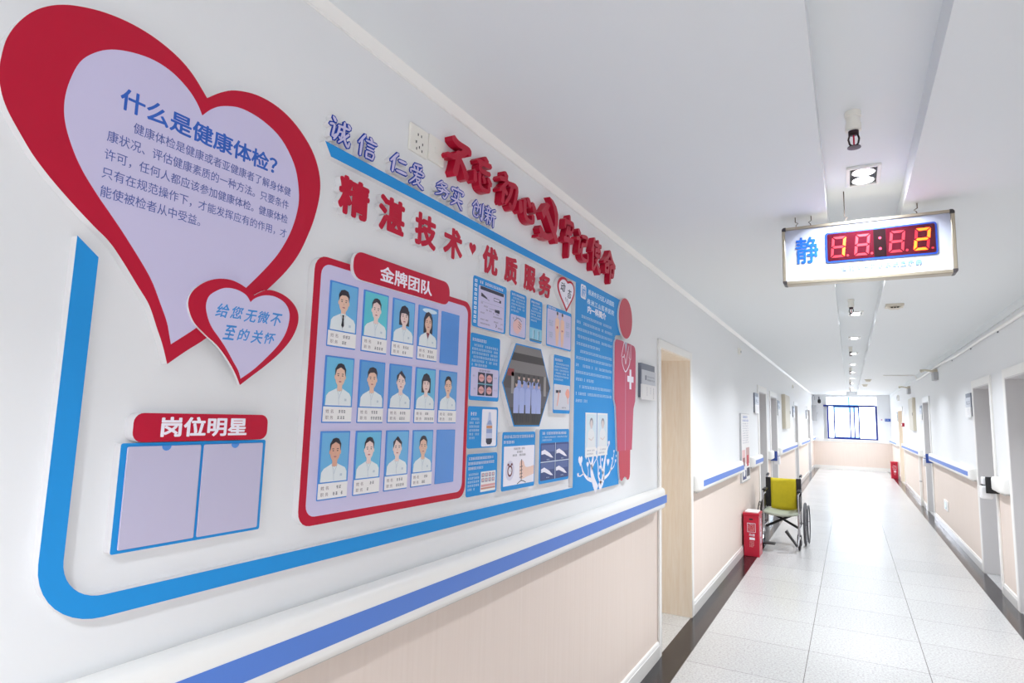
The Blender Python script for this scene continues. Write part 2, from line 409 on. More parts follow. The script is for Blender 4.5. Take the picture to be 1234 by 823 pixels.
# window in the end wall
FRAMEBLUE = mat('window_frame_blue', '#142C86', 0.35, metal=0.2)
GLASS = bpy.data.materials.new('window_glass'); GLASS.use_nodes = True
_b = GLASS.node_tree.nodes['Principled BSDF']; _b.inputs['Transmission Weight'].default_value = 1.0; _b.inputs['Roughness'].default_value = 0.0; _b.inputs['IOR'].default_value = 1.02; _b.inputs['Base Color'].default_value = (0.97, 0.99, 1, 1)
win = bpy.data.objects.new('window_1', None); register(win, None, ((WX0+WX1)/2, Y1, WZ0)); tag(win, 'sliding window with dark blue frame at the end of the corridor', None, None, 'structure')
mb = MB(); ya, yb = Y1+0.02, Y1+0.075
mb.box(-0.675, -0.62, ya, yb, 1.0, 2.14, FRAMEBLUE); mb.box(0.755, 0.81, ya, yb, 1.0, 2.14, FRAMEBLUE)
mb.box(-0.62, 0.755, ya, yb, 1.0, 1.045, FRAMEBLUE); mb.box(WX0, 0.755, ya, yb, 2.095, 2.155, FRAMEBLUE)
mb.box(-0.013, 0.013, ya, yb, 2.15, WZ1, FRAMEBLUE)
mb.build('window_frame', win)
for x0, x1, yy in ((-0.475, 0.165, Y1+0.045), (0.0, 0.30, Y1+0.03)):
    s = MB()
    s.box(x0, x0+0.042, yy, yy+0.022, 1.045, 2.095, FRAMEBLUE); s.box(x1-0.042, x1, yy, yy+0.022, 1.045, 2.095, FRAMEBLUE)
    s.box(x0+0.042, x1-0.042, yy, yy+0.022, 1.045, 1.07, FRAMEBLUE); s.box(x0+0.042, x1-0.042, yy, yy+0.022, 2.07, 2.095, FRAMEBLUE)
    so = s.build('window_sash', win)
    if x0 == 0.0: MB().box(x1-0.022, x1-0.008, yy-0.012, yy, 1.5, 1.6, BLACK).build('sash_latch', so)
g = MB(); g.box(WX0, WX1, Y1+0.09, Y1+0.094, WZ0, WZ1, GLASS); g.build('window_pane', win)
struct('trim_6', MB().box(WX0-0.03, WX1+0.03, Y1-0.03, Y1+0.02, WZ0-0.035, WZ0, TRIM), 'white window sill')
struct('window_2', MB().box(WX0, WX0+0.1, Y1+0.1, Y1+0.12, WZ0, WZ1, TRIM), 'white strip beside the blue window frame')

# building opposite
FAC = mat('facade_pale', '#E9E9EC', 0.7); FGL = mat('facade_glass', '#8FC6E6', 0.2); FBAND = mat('facade_pink', '#E7D6DA', 0.7)
bd = thing('apartment_building', 'pale building with pale blue windows seen through the end window', 'building', (0, 46, -6))
MB().box(-9, 9, 46, 52, -6, 16, FAC).build('facade', bd)
for zz in (-1.2, 1.7, 4.6):
    for x0, x1 in ((-5.4, -3.6), (-0.9, 0.5), (1.6, 2.4), (3.1, 5.6)):
        w = MB(); w.box(x0, x1, 45.9, 46, zz+0.6, zz+1.9, FGL); wo_ = w.build('facade_window', bd)
    MB().box(-2.9, -1.3, 45.92, 46, zz-0.6, zz+0.4, FBAND).build('facade_panel', bd)

# ------------------------------------------------------------------ handrails
def handrail(name, x, sgn, y0, y1, label, blue0=0.1, blue1=0.1):
    F = Frame((x, 0, 0), (-sgn, 0, 0), (0, 0, 1), (0, 1, 0))
    t = thing(name, label, 'handrail', (x, (y0+y1)/2, 0.93), 'wall handrails with a blue band')
    prof = [(0.03, 0.935), (0.055, 0.937), (0.066, 0.945), (0.07, 0.958), (0.07, 1.04), (0.066, 1.055), (0.055, 1.064), (0.035, 1.067), (0.012, 1.06), (0.0, 1.045)]
    prof = [(0.0, 0.96), (0.015, 0.938)] + prof
    secs = []; L = 0.06
    for yy, k in [(0, 0.0), (0.004, 0.35), (0.012, 0.62), (0.026, 0.85), (0.045, 0.97), (L, 1.0)]: secs.append((y0+yy, k))
    for yy, k in [(L, 1.0), (0.045, 0.97), (0.026, 0.85), (0.012, 0.62), (0.004, 0.35), (0, 0.0)]: secs.append((y1-yy, k))
    mb = MB(); n = len(prof); V = []
    for y, k in secs:
        kd = 0.30 + 0.70*k; kv = 0.90 + 0.10*k
        V += [F.p(d*kd, 1.0 + (z-1.0)*kv, y) for d, z in prof]
    Fc = []
    for i in range(len(secs)-1):
        for j in range(n):
            j2 = (j+1) % n; q = (i*n+j, i*n+j2, (i+1)*n+j2, (i+1)*n+j); Fc.append(q if sgn > 0 else q[::-1])
    e0 = list(range(n)); e1 = list(range((len(secs)-1)*n, len(secs)*n))
    Fc += [e0[::-1], e1] if sgn > 0 else [e0, e1[::-1]]
    mb.faces(V, Fc, RAIL); mb.build('rail_body', t, smooth=0.9)
    if y1 - y0 > 0.5:
        MB().prism(F, [(0.068, 0.972), (0.0712, 0.972), (0.0712, 1.021), (0.068, 1.021)], y0+blue0, y1-blue1, RAILBLUE).build('blue_band', t)
    s = MB(); s.prism(F, [(0, 0.922), (0.03, 0.922), (0.03, 0.9385), (0, 0.9385)], y0+0.03, y1-0.03, ALU); s.build('mounting_strip', t)
    return t
for a in [(-2.5, 4.0, 'long cream handrail with blue band below the red and blue wall display'), (5.03, 7.30, 'cream handrail with blue band between the wood doorway and the tall poster'),
          (8.16, 9.05, 'short cream handrail just past the tall poster'), (10.14, 10.50, 'very short cream handrail between the two close grey doorways on the left'),
          (11.68, 15.36, 'cream handrail on the left wall under the beige box'), (16.6, 20.2, 'cream handrail on the left wall between its last two doorways'), (21.92, 23.55, 'cream handrail at the far left corner by the window wall')]:
    handrail('handrail', XL, -1, *a, blue1=0.012 if a[1] < 9.2 else 0.06)
for a in [(6.76, 7.18, 'short cream handrail between the two nearest doorways on the right'), (8.30, 12.30, 'cream handrail on the right wall above the white wall plate'),
          (13.9, 18.32, 'cream handrail on the right wall under the beige box'), (20.12, 23.55, 'cream handrail at the far right corner behind the red box')]:
    handrail('handrail', XR, 1, *a)

# ------------------------------------------------------------------ ceiling lamps and fittings
BULB = mat('lamp_lens', '#FFFFFF', 0.3, emit='#F4F8FF', estr=14.0)
WELL = mat('lamp_well_black', '#22242C', 0.4)
def downlight(y, label, power):
    zc = ZC + 0.1; xc = 0.09
    t = thing('ceiling_downlight', label, 'ceiling lamp', (xc, y, zc), 'square twin downlights')
    f = MB(); a, b = 0.066, 0.115
    for r in ((xc-a, xc-a+0.014, y-b, y+b), (xc+a-0.014, xc+a, y-b, y+b), (xc-a+0.014, xc+a-0.014, y-b, y-b+0.014), (xc-a+0.014, xc+a-0.014, y+b-0.014, y+b)):
        f.box(r[0], r[1], r[2], r[3], zc-0.012, zc, TRIM)
    f.build('trim_frame', t, bevel=0.002)
    MB().box(xc-a+0.014, xc+a-0.014, y-b+0.014, y+b-0.014, zc-0.003, zc, WELL).build('lamp_well', t)
    for dy in (-0.05, 0.05):
        r = MB(); r.lathe((xc, y+dy, zc-0.003), (0, 0, -1), [(0.047, 0), (0.047, 0.006), (0.043, 0.007), (0.043, 0)], ALU, 24); ro = r.build('lamp_ring', t)
        l = MB(); l.lathe((xc, y+dy, zc-0.004), (0, 0, -1), [(0.040, 0), (0.040, 0.002), (0.028, 0.005), (0.0, 0.007)], BULB, 24); l.build('lamp_lens', ro)
    ld = bpy.data.lights.new('downlight_bulbs', 'AREA'); ld.shape = 'RECTANGLE'; ld.size = 0.09; ld.size_y = 0.18; ld.energy = power; ld.color = LAMP_COLOR[:3]; ld.spread = math.radians(125)
    lo = bpy.data.objects.new('downlight_bulbs', ld); register(lo, t, (xc, y, zc-0.014)); tag(lo, None)
LY = [-2.9, -0.95, 3.0, 4.92, 6.85, 8.83, 10.78, 12.75, 14.65, 16.6, 18.55, 20.5, 22.4]  # the first two are unseen, added behind the viewer as fill light
LPOW = [1.1, 1.4, 0.42, 0.95, 0.6, 0.58, 0.6, 0.62, 0.68, 0.75, 0.82, 0.85, 0.85]
for i, y in enumerate(LY):
    downlight(y, ['square downlight farthest behind the viewer', 'square downlight just behind the viewer', 'large lit square downlight between sprinkler and number sign', 'square downlight hidden just past the number sign', 'lit square downlight beside the second sprinkler'][i] if i < 5 else 'small square downlight in the ceiling strip, %s one past the number sign' % ['third', 'fourth', 'fifth', 'sixth', 'seventh', 'eighth', 'ninth', 'tenth'][i-5], LAMP_W * LPOW[i])
BRONZE = mat('sprinkler_bronze', '#3B2B30', 0.35, metal=0.6); REDGLASS = mat('sprinkler_bulb', '#C3163C', 0.2)
def sprinkler(y, label):
    x, z = 0.047, ZC + 0.1
    t = thing('fire_sprinkler', label, 'sprinkler', (x, y, z), 'ceiling sprinklers')
    b = MB(); b.lathe((x, y, z), (0, 0, -1), [(0.026, 0), (0.026, 0.018), (0.022, 0.02), (0.022, 0.045), (0.025, 0.046), (0.025, 0.07), (0.012, 0.072)], PLATE, 20); b.build('pipe_socket', t)
    f = MB(); f.lathe((x, y, z-0.071), (0, 0, -1), [(0.017, 0), (0.017, 0.012), (0.010, 0.016)], BRONZE, 14)
    for s in (-1, 1): f.tube([(x+s*0.012, y, z-0.083), (x+s*0.0165, y, z-0.1), (x+s*0.013, y, z-0.118), (x+s*0.003, y, z-0.127)], 0.0032, BRONZE, 6)
    f.build('yoke', t)
    MB().tube([(x, y, z-0.084), (x, y, z-0.124)], 0.0028, REDGLASS, 8).build('glass_bulb', t)
    d = MB(); d.lathe((x, y, z-0.126), (0, 0, -1), [(0.008, 0), (0.021, 0.003), (0.022, 0.006), (0.0, 0.007)], BRONZE, 18); d.build('deflector', t)
for y, l in ((2.36, 'white and bronze ceiling sprinkler in front of the number sign'), (6.08, 'ceiling sprinkler just past the number sign'), (9.87, 'third ceiling sprinkler from the front'), (13.5, 'fourth ceiling sprinkler from the front'), (17.2, 'fifth ceiling sprinkler, small and far'), (20.9, 'farthest ceiling sprinkler by the end window')): sprinkler(y, l)
BEIGE = mat('detector_beige', '#D9D2C3', 0.45)
t = thing('ceiling_detector', 'beige square ceiling box with three dark slots, right of the lamp strip', 'detector', (0.36, 5.9, ZC))
b = MB(); b.box(0.295, 0.425, 5.83, 5.97, ZC-0.02, ZC, BEIGE); b.prism(facing(5.85), [(0.305, ZC-0.02), (0.33, ZC-0.036), (0.39, ZC-0.036), (0.415, ZC-0.02)], -0.09, 0, BEIGE); b.build('detector_case', t, bevel=0.004)
s = MB()
for k in range(3): s.box(0.332+k*0.021, 0.346+k*0.021, 5.842, 5.8505, ZC-0.034, ZC-0.026, BLACK)
s.build('slots', t)
for y, x, l in ((15.6, 0.39, 'round ceiling smoke detector, nearer and larger of two'), (17.5, 0.365, 'round ceiling smoke detector, farther of two')):
    t = thing('smoke_detector', l, 'detector', (x, y, ZC), 'round smoke detectors')
    b = MB(); b.lathe((x, y, ZC), (0, 0, -1), [(0.07, 0), (0.07, 0.012), (0.055, 0.02)], BEIGE, 24); b.build('base', t)
    b = MB(); b.lathe((x, y, ZC-0.02), (0, 0, -1), [(0.05, 0), (0.05, 0.02), (0.035, 0.032), (0.0, 0.035)], BEIGE, 24); b.build('dome', t)

# ------------------------------------------------------------------ hanging number sign
SY = 3.17; F = facing(SY)
FRM = mat('sign_frame_bronze', '#B9AF9C', 0.3, metal=0.75); ACR = mat('sign_face', '#B7BCCC', 0.12); CORNER = mat('sign_corner', '#3E3A3B', 0.35)
SGBLUE = mat('sign_blue', '#1059B5', 0.4); SGPALE = mat('sign_pale_blue', '#8DB9DA', 0.5); LEDBACK = mat('led_window', '#3A0713', 0.15); LEDRIM = mat('led_rim', '#1B3E9A', 0.3)
LIT = mat('led_lit', '#FF5A10', 0.4, emit='#FF3A08', estr=6.0); UNLIT_GLOW = mat('led_unlit', '#8E1424', 0.4, emit='#C01828', estr=0.22); LEDDOT = mat('led_dot', '#B01C38', 0.4, emit='#C01C38', estr=0.35); LEDGAP = mat('led_gap', '#150508', 0.2)  # unlit segments are given a faint red glow of their own
t = thing('number_display_sign', 'hanging white sign with red lit digits and a blue Chinese character', 'sign', (0.086, SY, 2.163))
u0, u1, v0, v1 = -0.26, 0.433, 2.163, 2.447
b = MB(); b.prism(F, [(u0+0.012, v0+0.012), (u1-0.012, v0+0.012), (u1-0.012, v1-0.012), (u0+0.012, v1-0.012)], -0.055, -0.002, ACR); b.build('light_box', t)
b = MB()
for r in ((u0+0.016, u1-0.016, v0, v0+0.017), (u0+0.016, u1-0.016, v1-0.014, v1), (u0, u0+0.014, v0+0.016, v1-0.016), (u1-0.016, u1, v0+0.016, v1-0.016)): b.fbox(F, *r, -0.06, 0.004, FRM)
b.build('frame', t, bevel=0.003)
for cu, cv, k in ((u0, v0, 0), (u1-0.018, v0, 1), (u1-0.018, v1-0.018, 2), (u0, v1-0.018, 3)):
    c = [0, 0, 0, 0]; c[k] = 1
    MB().prism(F, rrect(cu, cu+0.018, cv, cv+0.018, 0.012, 5, c), -0.061, 0.006, CORNER).build('frame_corner', t)
b = MB(); b.prism(F, rrect(-0.072, 0.366, 2.254, 2.400, 0.012), -0.003, 0.002, LEDRIM); lw = b.build('digit_window', t)
b = MB(); b.prism(F, rrect(-0.064, 0.359, 2.262, 2.393, 0.008), 0.002, 0.0028, LEDBACK); b.fbox(F, 0.125, 0.173, 2.2625, 2.3925, 0.0028, 0.0031, LEDGAP); b.build('dark_glass', lw)
def digit(cx, on, lean=0.10):
    w, h, th = 0.058, 0.1, 0.011; vb = 2.276; d = 0.0033
    def q(pts): return [(cx + x + (y - h/2)*lean, vb + y) for x, y in pts]
    S = dict(a=[(-w/2+0.004, h), (w/2-0.004, h), (w/2-th-0.004, h-th), (-w/2+th+0.004, h-th)], d=[(-w/2+0.004, 0), (w/2-0.004, 0), (w/2-th-0.004, th), (-w/2+th+0.004, th)],
             g=[(-w/2+0.006, h/2), (-w/2+th, h/2+th/2), (w/2-th, h/2+th/2), (w/2-0.006, h/2), (w/2-th, h/2-th/2), (-w/2+th, h/2-th/2)],
             f=[(-w/2, h-0.004), (-w/2+th, h-th-0.004), (-w/2+th, h/2+th/2+0.003), (-w/2, h/2+0.003)], b=[(w/2, h-0.004), (w/2-th, h-th-0.004), (w/2-th, h/2+th/2+0.003), (w/2, h/2+0.003)],
             e=[(-w/2, 0.004), (-w/2+th, th+0.004), (-w/2+th, h/2-th/2-0.003), (-w/2, h/2-0.003)], c=[(w/2, 0.004), (w/2-th, th+0.004), (w/2-th, h/2-th/2-0.003), (w/2, h/2-0.003)])
    mb = MB()
    for k, p in S.items(): mb.prism(F, q(p), d, d + (0.0008 if k in on else 0.0004), LIT if k in on else UNLIT_GLOW)
    mb.prism(F, ell(cx + w/2 + 0.008, vb+0.006, 0.0055, 0.0055, 10), d, d+0.0005, UNLIT_GLOW)
    return mb
for cx, on, l in ((-0.018, 'bc', 'digit lit as 1'), (0.079, '', 'unlit dark red digit, left of the colon'), (0.215, '', 'unlit dark red digit, right of the colon'), (0.310, 'abged', 'digit lit as 2')):
    tag(digit(cx, on).build('digit', lw), l)
for z in (2.300, 2.350): MB().prism(F, ell(0.150, z, 0.006, 0.006, 12), 0.0032, 0.0040, LEDDOT).build('colon_dot', lw)
b = MB(); text(b, F, '静', -0.2, -0.101, 2.262, 2.391, -0.002, 0.0008, SGBLUE, weight=0.014); b.build('character', t)
b = MB(); text(b, F, '智能传呼对讲系统显示屏', -0.009, 0.303, 2.2105, 2.236, -0.002, 0.0006, SGPALE, spacing=1.25); b.build('caption', t)
WIRE = mat('hanger_wire', '#6B6058', 0.4, metal=0.6)
for x, k, top in ((-0.2, 1, ZC), (-0.13, -1, ZC), (0.012, 1, ZC+0.1), (0.3, -1, ZC)):
    MB().tube([(x, SY+0.02, v1-0.005), (x+0.004*k, SY+0.02, v1+0.014), (x+0.012*k, SY+0.02, v1+0.022), (x, SY+0.02, v1+0.03), (x, SY+0.02, top)], 0.0022, WIRE, 6).build('hanger', t)

# ------------------------------------------------------------------ left wall display
FD = 0.02
def board(name, label, cat, pts, face, d1=FD, d0=0.0, group=None, inset=None, loc=None, core_name='foam_core', face_name='printed_face'):
    us = [p[0] for p in pts]; vs = [p[1] for p in pts]
    t = thing(name, label, cat, loc or (XL + d0, (min(us)+max(us))/2, min(vs)), group)
    MB().prism(LW, pts, d0, d1-0.0008, PVC).build(core_name, t)
    MB().prism(LW, pts, d1-0.0008, d1, face).build(face_name, t)
    return t

# blue ribbon with the department panel at its far end
def arc(cu, cv, r, a0, a1, n=10): return [(cu + r*math.cos(math.radians(a0+(a1-a0)*i/n)), cv + r*math.sin(math.radians(a0+(a1-a0)*i/n))) for i in range(n+1)]
rib = [(0.5, 1.772), (0.535, 1.744)] + arc(0.600, 1.252, 0.0665, 180, 270) + [(2.571, 1.1855), (2.571, 2.1235), (1.031, 2.1195), (1.009, 2.151), (3.203, 2.152), (3.203, 1.955), (3.13, 1.945), (3.115, 1.93), (3.115, 1.60), (3.145, 1.56), (3.16, 1.33), (3.192, 1.32), (3.192, 1.1495)] + arc(0.602, 1.2525, 0.103, 270, 180)
ribbon = board('ribbon_board', 'blue ribbon board framing the display and widening into a text panel', 'wall panel', rib, BLUE)
mb = MB()
mb.prism(LW, rrect(2.632, 2.698, 2.062, 2.130, 0.012), FD, FD+0.0004, WHITEINK)
for pts, w in (([(2.648, 2.075), (2.648, 2.118), (2.66, 2.122)], .006), ([(2.66, 2.11), (2.655, 2.09), (2.645, 2.072)], .006), ([(2.67, 2.12), (2.672, 2.10), (2.66, 2.068)], .006), ([(2.672, 2.10), (2.688, 2.068)], .006), ([(2.658, 2.105), (2.69, 2.105)], .005), ([(2.682, 2.122), (2.69, 2.09)], .005)):
    stroke2d(mb, LW, pts, w, w, FD+0.0006, BLUE)
mb.build('emblem_mark', ribbon)
mb = MB(); text(mb, LW, '株洲市天元区人民医院', 2.725, 3.10, 2.094, 2.122, FD-0.0002, FD+0.0004, PALEINK, weight=0.01, shear=0.12); text(mb, LW, '株洲江山医养医院', 2.712, 3.10, 2.046, 2.074, FD-0.0002, FD+0.0004, PALEINK, weight=0.01, shear=0.12, spacing=1.2); mb.build('heading_lettering', ribbon)
mb = MB(); text(mb, LW, '内一科简介', 2.720, 2.976, 2.003, 2.041, FD-0.0002, FD+0.0004, WHITEINK, weight=0.035); mb.build('title_lettering', ribbon)
mb = MB()
for i, (a, b, z) in enumerate(((2.645, 3.075, 1.968), (2.588, 3.075, 1.935), (2.588, 3.075, 1.902), (2.588, 3.075, 1.868), (2.588, 2.90, 1.834), (2.635, 3.075, 1.800), (2.588, 3.075, 1.767), (2.588, 3.075, 1.733), (2.588, 3.055, 1.700), (2.588, 2.815, 1.667), (2.63, 3.075, 1.634), (2.588, 3.075, 1.601), (2.588, 2.73, 1.568))): micro(mb, LW, a, b, z, 0.0145, FD+0.0003, PALEINK, gap=0.12, seed=i)
mb.build('body_lettering', ribbon)
mb = MB(); dd = FD + 0.0004
def br(pts, w0, w1): stroke2d(mb, LW, spline(pts, sharp=(0, len(pts)-1), sub=5)[:5*(len(pts)-1)+1], w0, w1, dd, WHITEINK)
br([(2.87, 1.148), (2.82, 1.20), (2.795, 1.255), (2.815, 1.31), (2.818, 1.345)], 0.05, 0.008)
br([(2.90, 1.155), (2.95, 1.19), (2.965, 1.25), (2.99, 1.31), (3.03, 1.36)], 0.045, 0.008)
br([(2.80, 1.20), (2.74, 1.215), (2.69, 1.245), (2.665, 1.285)], 0.022, 0.006)
br([(2.795, 1.25), (2.83, 1.28), (2.86, 1.30)], 0.012, 0.004); br([(2.795, 1.265), (2.76, 1.30), (2.745, 1.33)], 0.012, 0.004)
br([(2.93, 1.175), (2.89, 1.21), (2.885, 1.26), (2.865, 1.30)], 0.018, 0.005); br([(2.955, 1.22), (2.92, 1.27), (2.915, 1.315), (2.90, 1.34)], 0.014, 0.004)
br([(2.96, 1.195), (3.04, 1.215), (3.085, 1.26), (3.115, 1.315)], 0.018, 0.005); br([(3.06, 1.23), (3.11, 1.245), (3.135, 1.27)], 0.01, 0.003); br([(2.70, 1.24), (2.655, 1.23), (2.63, 1.235)], 0.008, 0.003)
br([(2.75, 1.213), (2.755, 1.245), (2.745, 1.265)], 0.008, 0.003)
mb.build('tree_print', ribbon)
mb = MB()
for u, v, s in ((2.655, 1.300, .05), (2.745, 1.278, .03), (2.628, 1.238, .02), (2.742, 1.335, .022), (2.725, 1.31, .016), (2.865, 1.31, .026), (2.895, 1.345, .018), (2.94, 1.29, .02), (3.025, 1.275, .04), (3.035, 1.37, .03), (3.115, 1.325, .02), (3.14, 1.275, .02), (2.90, 1.225, .018), (2.86, 1.345, .018), (2.91, 1.255, .022), (3.085, 1.29, .016), (3.15, 1.30, .016)): mb.flat(LW, heart2d(u, v, s, s), dd+0.0002, WHITEINK)
mb.build('heart_leaf_print', ribbon)

# the red figure beside the panel
person = thing('figure_cutout', 'red cut-out figure in a doctor coat at the far end of the blue panel', 'wall cutout', (XL, 3.27, 1.165))
FRED = mat('figure_red', '#C0334C', 0.4); FROSE = mat('figure_rose', '#C23F62', 0.4)
pd0, pd1 = 0.0205, 0.031
MB().fbox(LW, 3.22, 3.34, 1.25, 1.85, 0, pd0, PVC).build('standoff', person)
hp = ell(3.267, 2.058, 0.118, 0.116, 36)
MB().prism(LW, hp, pd0, pd1-0.001, PVC).build('head_core', person)
ho = MB().prism(LW, ell(3.267, 2.058, 0.116, 0.114, 36), pd1-0.001, pd1, FRED).build('head', person)
coat = [(3.085, 1.70), (3.086, 1.880)] + arc(3.122, 1.886, 0.036, 180, 90, 6)[1:] + [(3.20, 1.924), (3.235, 1.922), (3.262, 1.90), (3.30, 1.922), (3.36, 1.921)] + arc(3.41, 1.878, 0.040, 90, 0, 6) + [(3.452, 1.70), (3.445, 1.60), (3.412, 1.555), (3.386, 1.325), (3.140, 1.325), (3.112, 1.56), (3.087, 1.60)]
MB().prism(LW, coat, pd0, pd1-0.001, PVC).build('coat_core', person)
co = MB().prism(LW, coat, pd1-0.001, pd1, FROSE).build('coat', person)
legs = [(3.163, 1.325), (3.165, 1.26), (3.178, 1.20)] + arc(3.212, 1.198, 0.033, 190, 320, 6) + [(3.262, 1.184)] + arc(3.318, 1.198, 0.035, 215, 350, 6) + [(3.355, 1.26), (3.357, 1.325)]
MB().prism(LW, legs, pd0, pd1-0.001, PVC).build('legs_core', person)
MB().prism(LW, legs, pd1-0.001, pd1, FRED).build('legs', person)
mb = MB(); de = pd1 + 0.0004
for pts in ([(3.240, 1.922), (3.194, 1.836), (3.232, 1.836), (3.242, 1.853), (3.268, 1.80)], [(3.268, 1.80), (3.327, 1.915), (3.328, 1.84), (3.357, 1.832), (3.357, 1.918)]): stroke2d(mb, LW, pts, 0.007, 0.007, de, WHITEINK)
mb.flat(LW, [(3.246, 1.922), (3.296, 1.922), (3.268, 1.855)], de, mat('print_grey_lilac', '#B9B2C4', 0.5))
stroke2d(mb, LW, [(3.268, 1.76), (3.268, 1.325)], 0.007, 0.007, de, mat('print_rose_grey', '#CFA3B2', 0.5))
mb.build('lapel_print', co)
mb = MB(); stroke2d(mb, LW, spline([(3.205, 1.835), (3.213, 1.795), (3.266, 1.757), (3.33, 1.80), (3.343, 1.835)], (0, 4))[:17], 0.008, 0.008, de+0.0002, WHITEINK); mb.build('stethoscope_print', co)
mb = MB(); mb.rect(LW, 3.336, 3.370, 1.664, 1.776, de, WHITEINK); mb.rect(LW, 3.298, 3.410, 1.704, 1.738, de+0.0001, WHITEINK); mb.build('cross_print', co)

# two small portrait cards on the panel
for u, l in ((2.709, 'faded tall portrait card on the blue panel, left of two'), (2.865, 'faded tall portrait card on the blue panel, right of two')):
    t = thing('panel_portrait', l, 'photo card', (XL+FD, u+0.07, 1.312), 'faded portrait cards on the blue panel')
    MB().fbox(LW, u, u+0.144, 1.312, 1.522, FD, FD+0.002, PAPER).build('card', t)
    mb = MB(); d = FD+0.0023; PG = mat('faded_bg', '#D2E2EA', 0.4); FS = mat('faded_skin', '#D9CDCB', 0.5); FH = mat('faded_hair', '#8F8D95', 0.5); FC = mat('faded_coat', '#E6E8EA', 0.5)
    mb.rect(LW, u+0.008, u+0.136, 1.357, 1.516, d, PG); mb.flat(LW, [(u+0.02, 1.357), (u+0.03, 1.425), (u+0.055, 1.445), (u+0.09, 1.445), (u+0.115, 1.425), (u+0.125, 1.357)], d+0.0002, FC)
    mb.flat(LW, ell(u+0.073, 1.474, 0.022, 0.024), d+0.0003, FH); mb.flat(LW, ell(u+0.073, 1.466, 0.017, 0.021), d+0.0004, FS); stroke2d(mb, LW, [(u+0.04, 1.40), (u+0.075, 1.39), (u+0.105, 1.405)], .006, .006, d+0.0005, FS)
    mb.build('photo_print', t)
    mb = MB(); micro(mb, LW, u+0.02, u+0.12, 1.338, 0.008, d, GREYINK); micro(mb, LW, u+0.02, u+0.10, 1.322, 0.008, d, GREYINK); mb.build('caption_print', t)

# hearts
HB_OUT = [(0.699, 2.108), (0.667, 2.139), (0.635, 2.158), (0.593, 2.17), (0.549, 2.173), (0.504, 2.167), (0.463, 2.153), (0.433, 2.136), (0.407, 2.111), (0.388, 2.08), (0.376, 2.047), (0.372, 2.016), (0.372, 1.987), (0.377, 1.961), (0.387, 1.937), (0.404, 1.911), (0.426, 1.881), (0.454, 1.852), (0.487, 1.823), (0.522, 1.795), (0.556, 1.768), (0.605, 1.707), (0.627, 1.678), (0.644, 1.641), (0.658, 1.61), (0.67, 1.576), (0.703, 1.603), (0.745, 1.635), (0.804, 1.69), (0.845, 1.726), (0.885, 1.766), (0.922, 1.808), (0.950, 1.849), (0.970, 1.891), (0.991, 1.950), (1.003, 2.016), (0.996, 2.066), (0.969, 2.112), (0.92, 2.150), (0.867, 2.169), (0.811, 2.17), (0.76, 2.155), (0.727, 2.134)]
HB_IN = [(0.692, 2.068), (0.679, 2.088), (0.658, 2.107), (0.626, 2.123), (0.591, 2.128), (0.554, 2.122), (0.519, 2.108), (0.493, 2.087), (0.474, 2.06), (0.463, 2.022), (0.459, 1.986), (0.463, 1.952), (0.476, 1.917), (0.495, 1.883), (0.521, 1.85), (0.549, 1.819), (0.577, 1.787), (0.622, 1.73), (0.646, 1.685), (0.661, 1.654), (0.668, 1.631), (0.673, 1.613), (0.722, 1.652), (0.763, 1.69), (0.818, 1.745), (0.872, 1.808), (0.903, 1.853), (0.928, 1.907), (0.941, 1.965), (0.937, 2.012), (0.92, 2.058), (0.881, 2.1), (0.831, 2.12), (0.777, 2.123), (0.736, 2.109), (0.711, 2.091)]
HS_OUT = [(0.838, 1.735), (0.815, 1.748), (0.786, 1.756), (0.757, 1.754), (0.731, 1.744), (0.71, 1.728), (0.698, 1.711), (0.695, 1.693), (0.7, 1.676), (0.708, 1.662), (0.719, 1.651), (0.741, 1.635), (0.762, 1.621), (0.78, 1.604), (0.798, 1.583), (0.811, 1.564), (0.821, 1.546), (0.847, 1.566), (0.881, 1.592), (0.916, 1.623), (0.943, 1.656), (0.957, 1.687), (0.958, 1.712), (0.947, 1.731), (0.925, 1.746), (0.895, 1.754), (0.866, 1.752)]
HS_IN = [(0.83, 1.719), (0.818, 1.732), (0.796, 1.739), (0.771, 1.738), (0.752, 1.729), (0.736, 1.715), (0.731, 1.696), (0.736, 1.675), (0.747, 1.655), (0.765, 1.636), (0.783, 1.616), (0.801, 1.592), (0.814, 1.575), (0.821, 1.559), (0.85, 1.58), (0.879, 1.607), (0.908, 1.638), (0.926, 1.668), (0.933, 1.698), (0.93, 1.718), (0.916, 1.734), (0.891, 1.742), (0.868, 1.741), (0.850, 1.735), (0.837, 1.727)]
heart = board('heart_board', 'large red and lilac heart board with blue health-check text', 'wall sign', spline(HB_OUT, (0, 25)), RED, face_name='red_face')
MB().prism(LW, spline(HB_IN, (0, 21)), FD, FD+0.0005, LILAC).build('lilac_face', heart)
mb = MB(); text(mb, LW, '什么是健康体检？', 0.541, 0.875, 2.012, 2.053, FD, FD+0.0009, DBLUE, weight=0.022); mb.build('title_lettering', heart)
for s, a, b, z in (('健康体检是健康或者亚健康者了解身体健', 0.568, 0.917, 1.978), ('康状况、评估健康素质的一种方法。只要条件', 0.527, 0.914, 1.946), ('许可，任何人都应该参加健康体检。健康体检', 0.526, 0.914, 1.913), ('只有在规范操作下，才能发挥应有的作用，才', 0.525, 0.914, 1.880), ('能使被检者从中受益。', 0.526, 0.708, 1.8475)):
    mb = MB(); text(mb, LW, s, a, b, z, z+0.0205, FD, FD+0.0008, BODYBLUE, weight=0.004); mb.build('body_lettering', heart)
SD = FD + 0.007
sheart = board('heart_board', 'small red and lilac heart board overlapping the lower tip of the large heart', 'wall sign', spline(HS_OUT, (0, 16)), RED, d1=SD, d0=FD+0.0006, face_name='red_face')
MB().prism(LW, spline(HS_IN, (0, 13)), SD, SD+0.0005, LILAC).build('lilac_face', sheart)
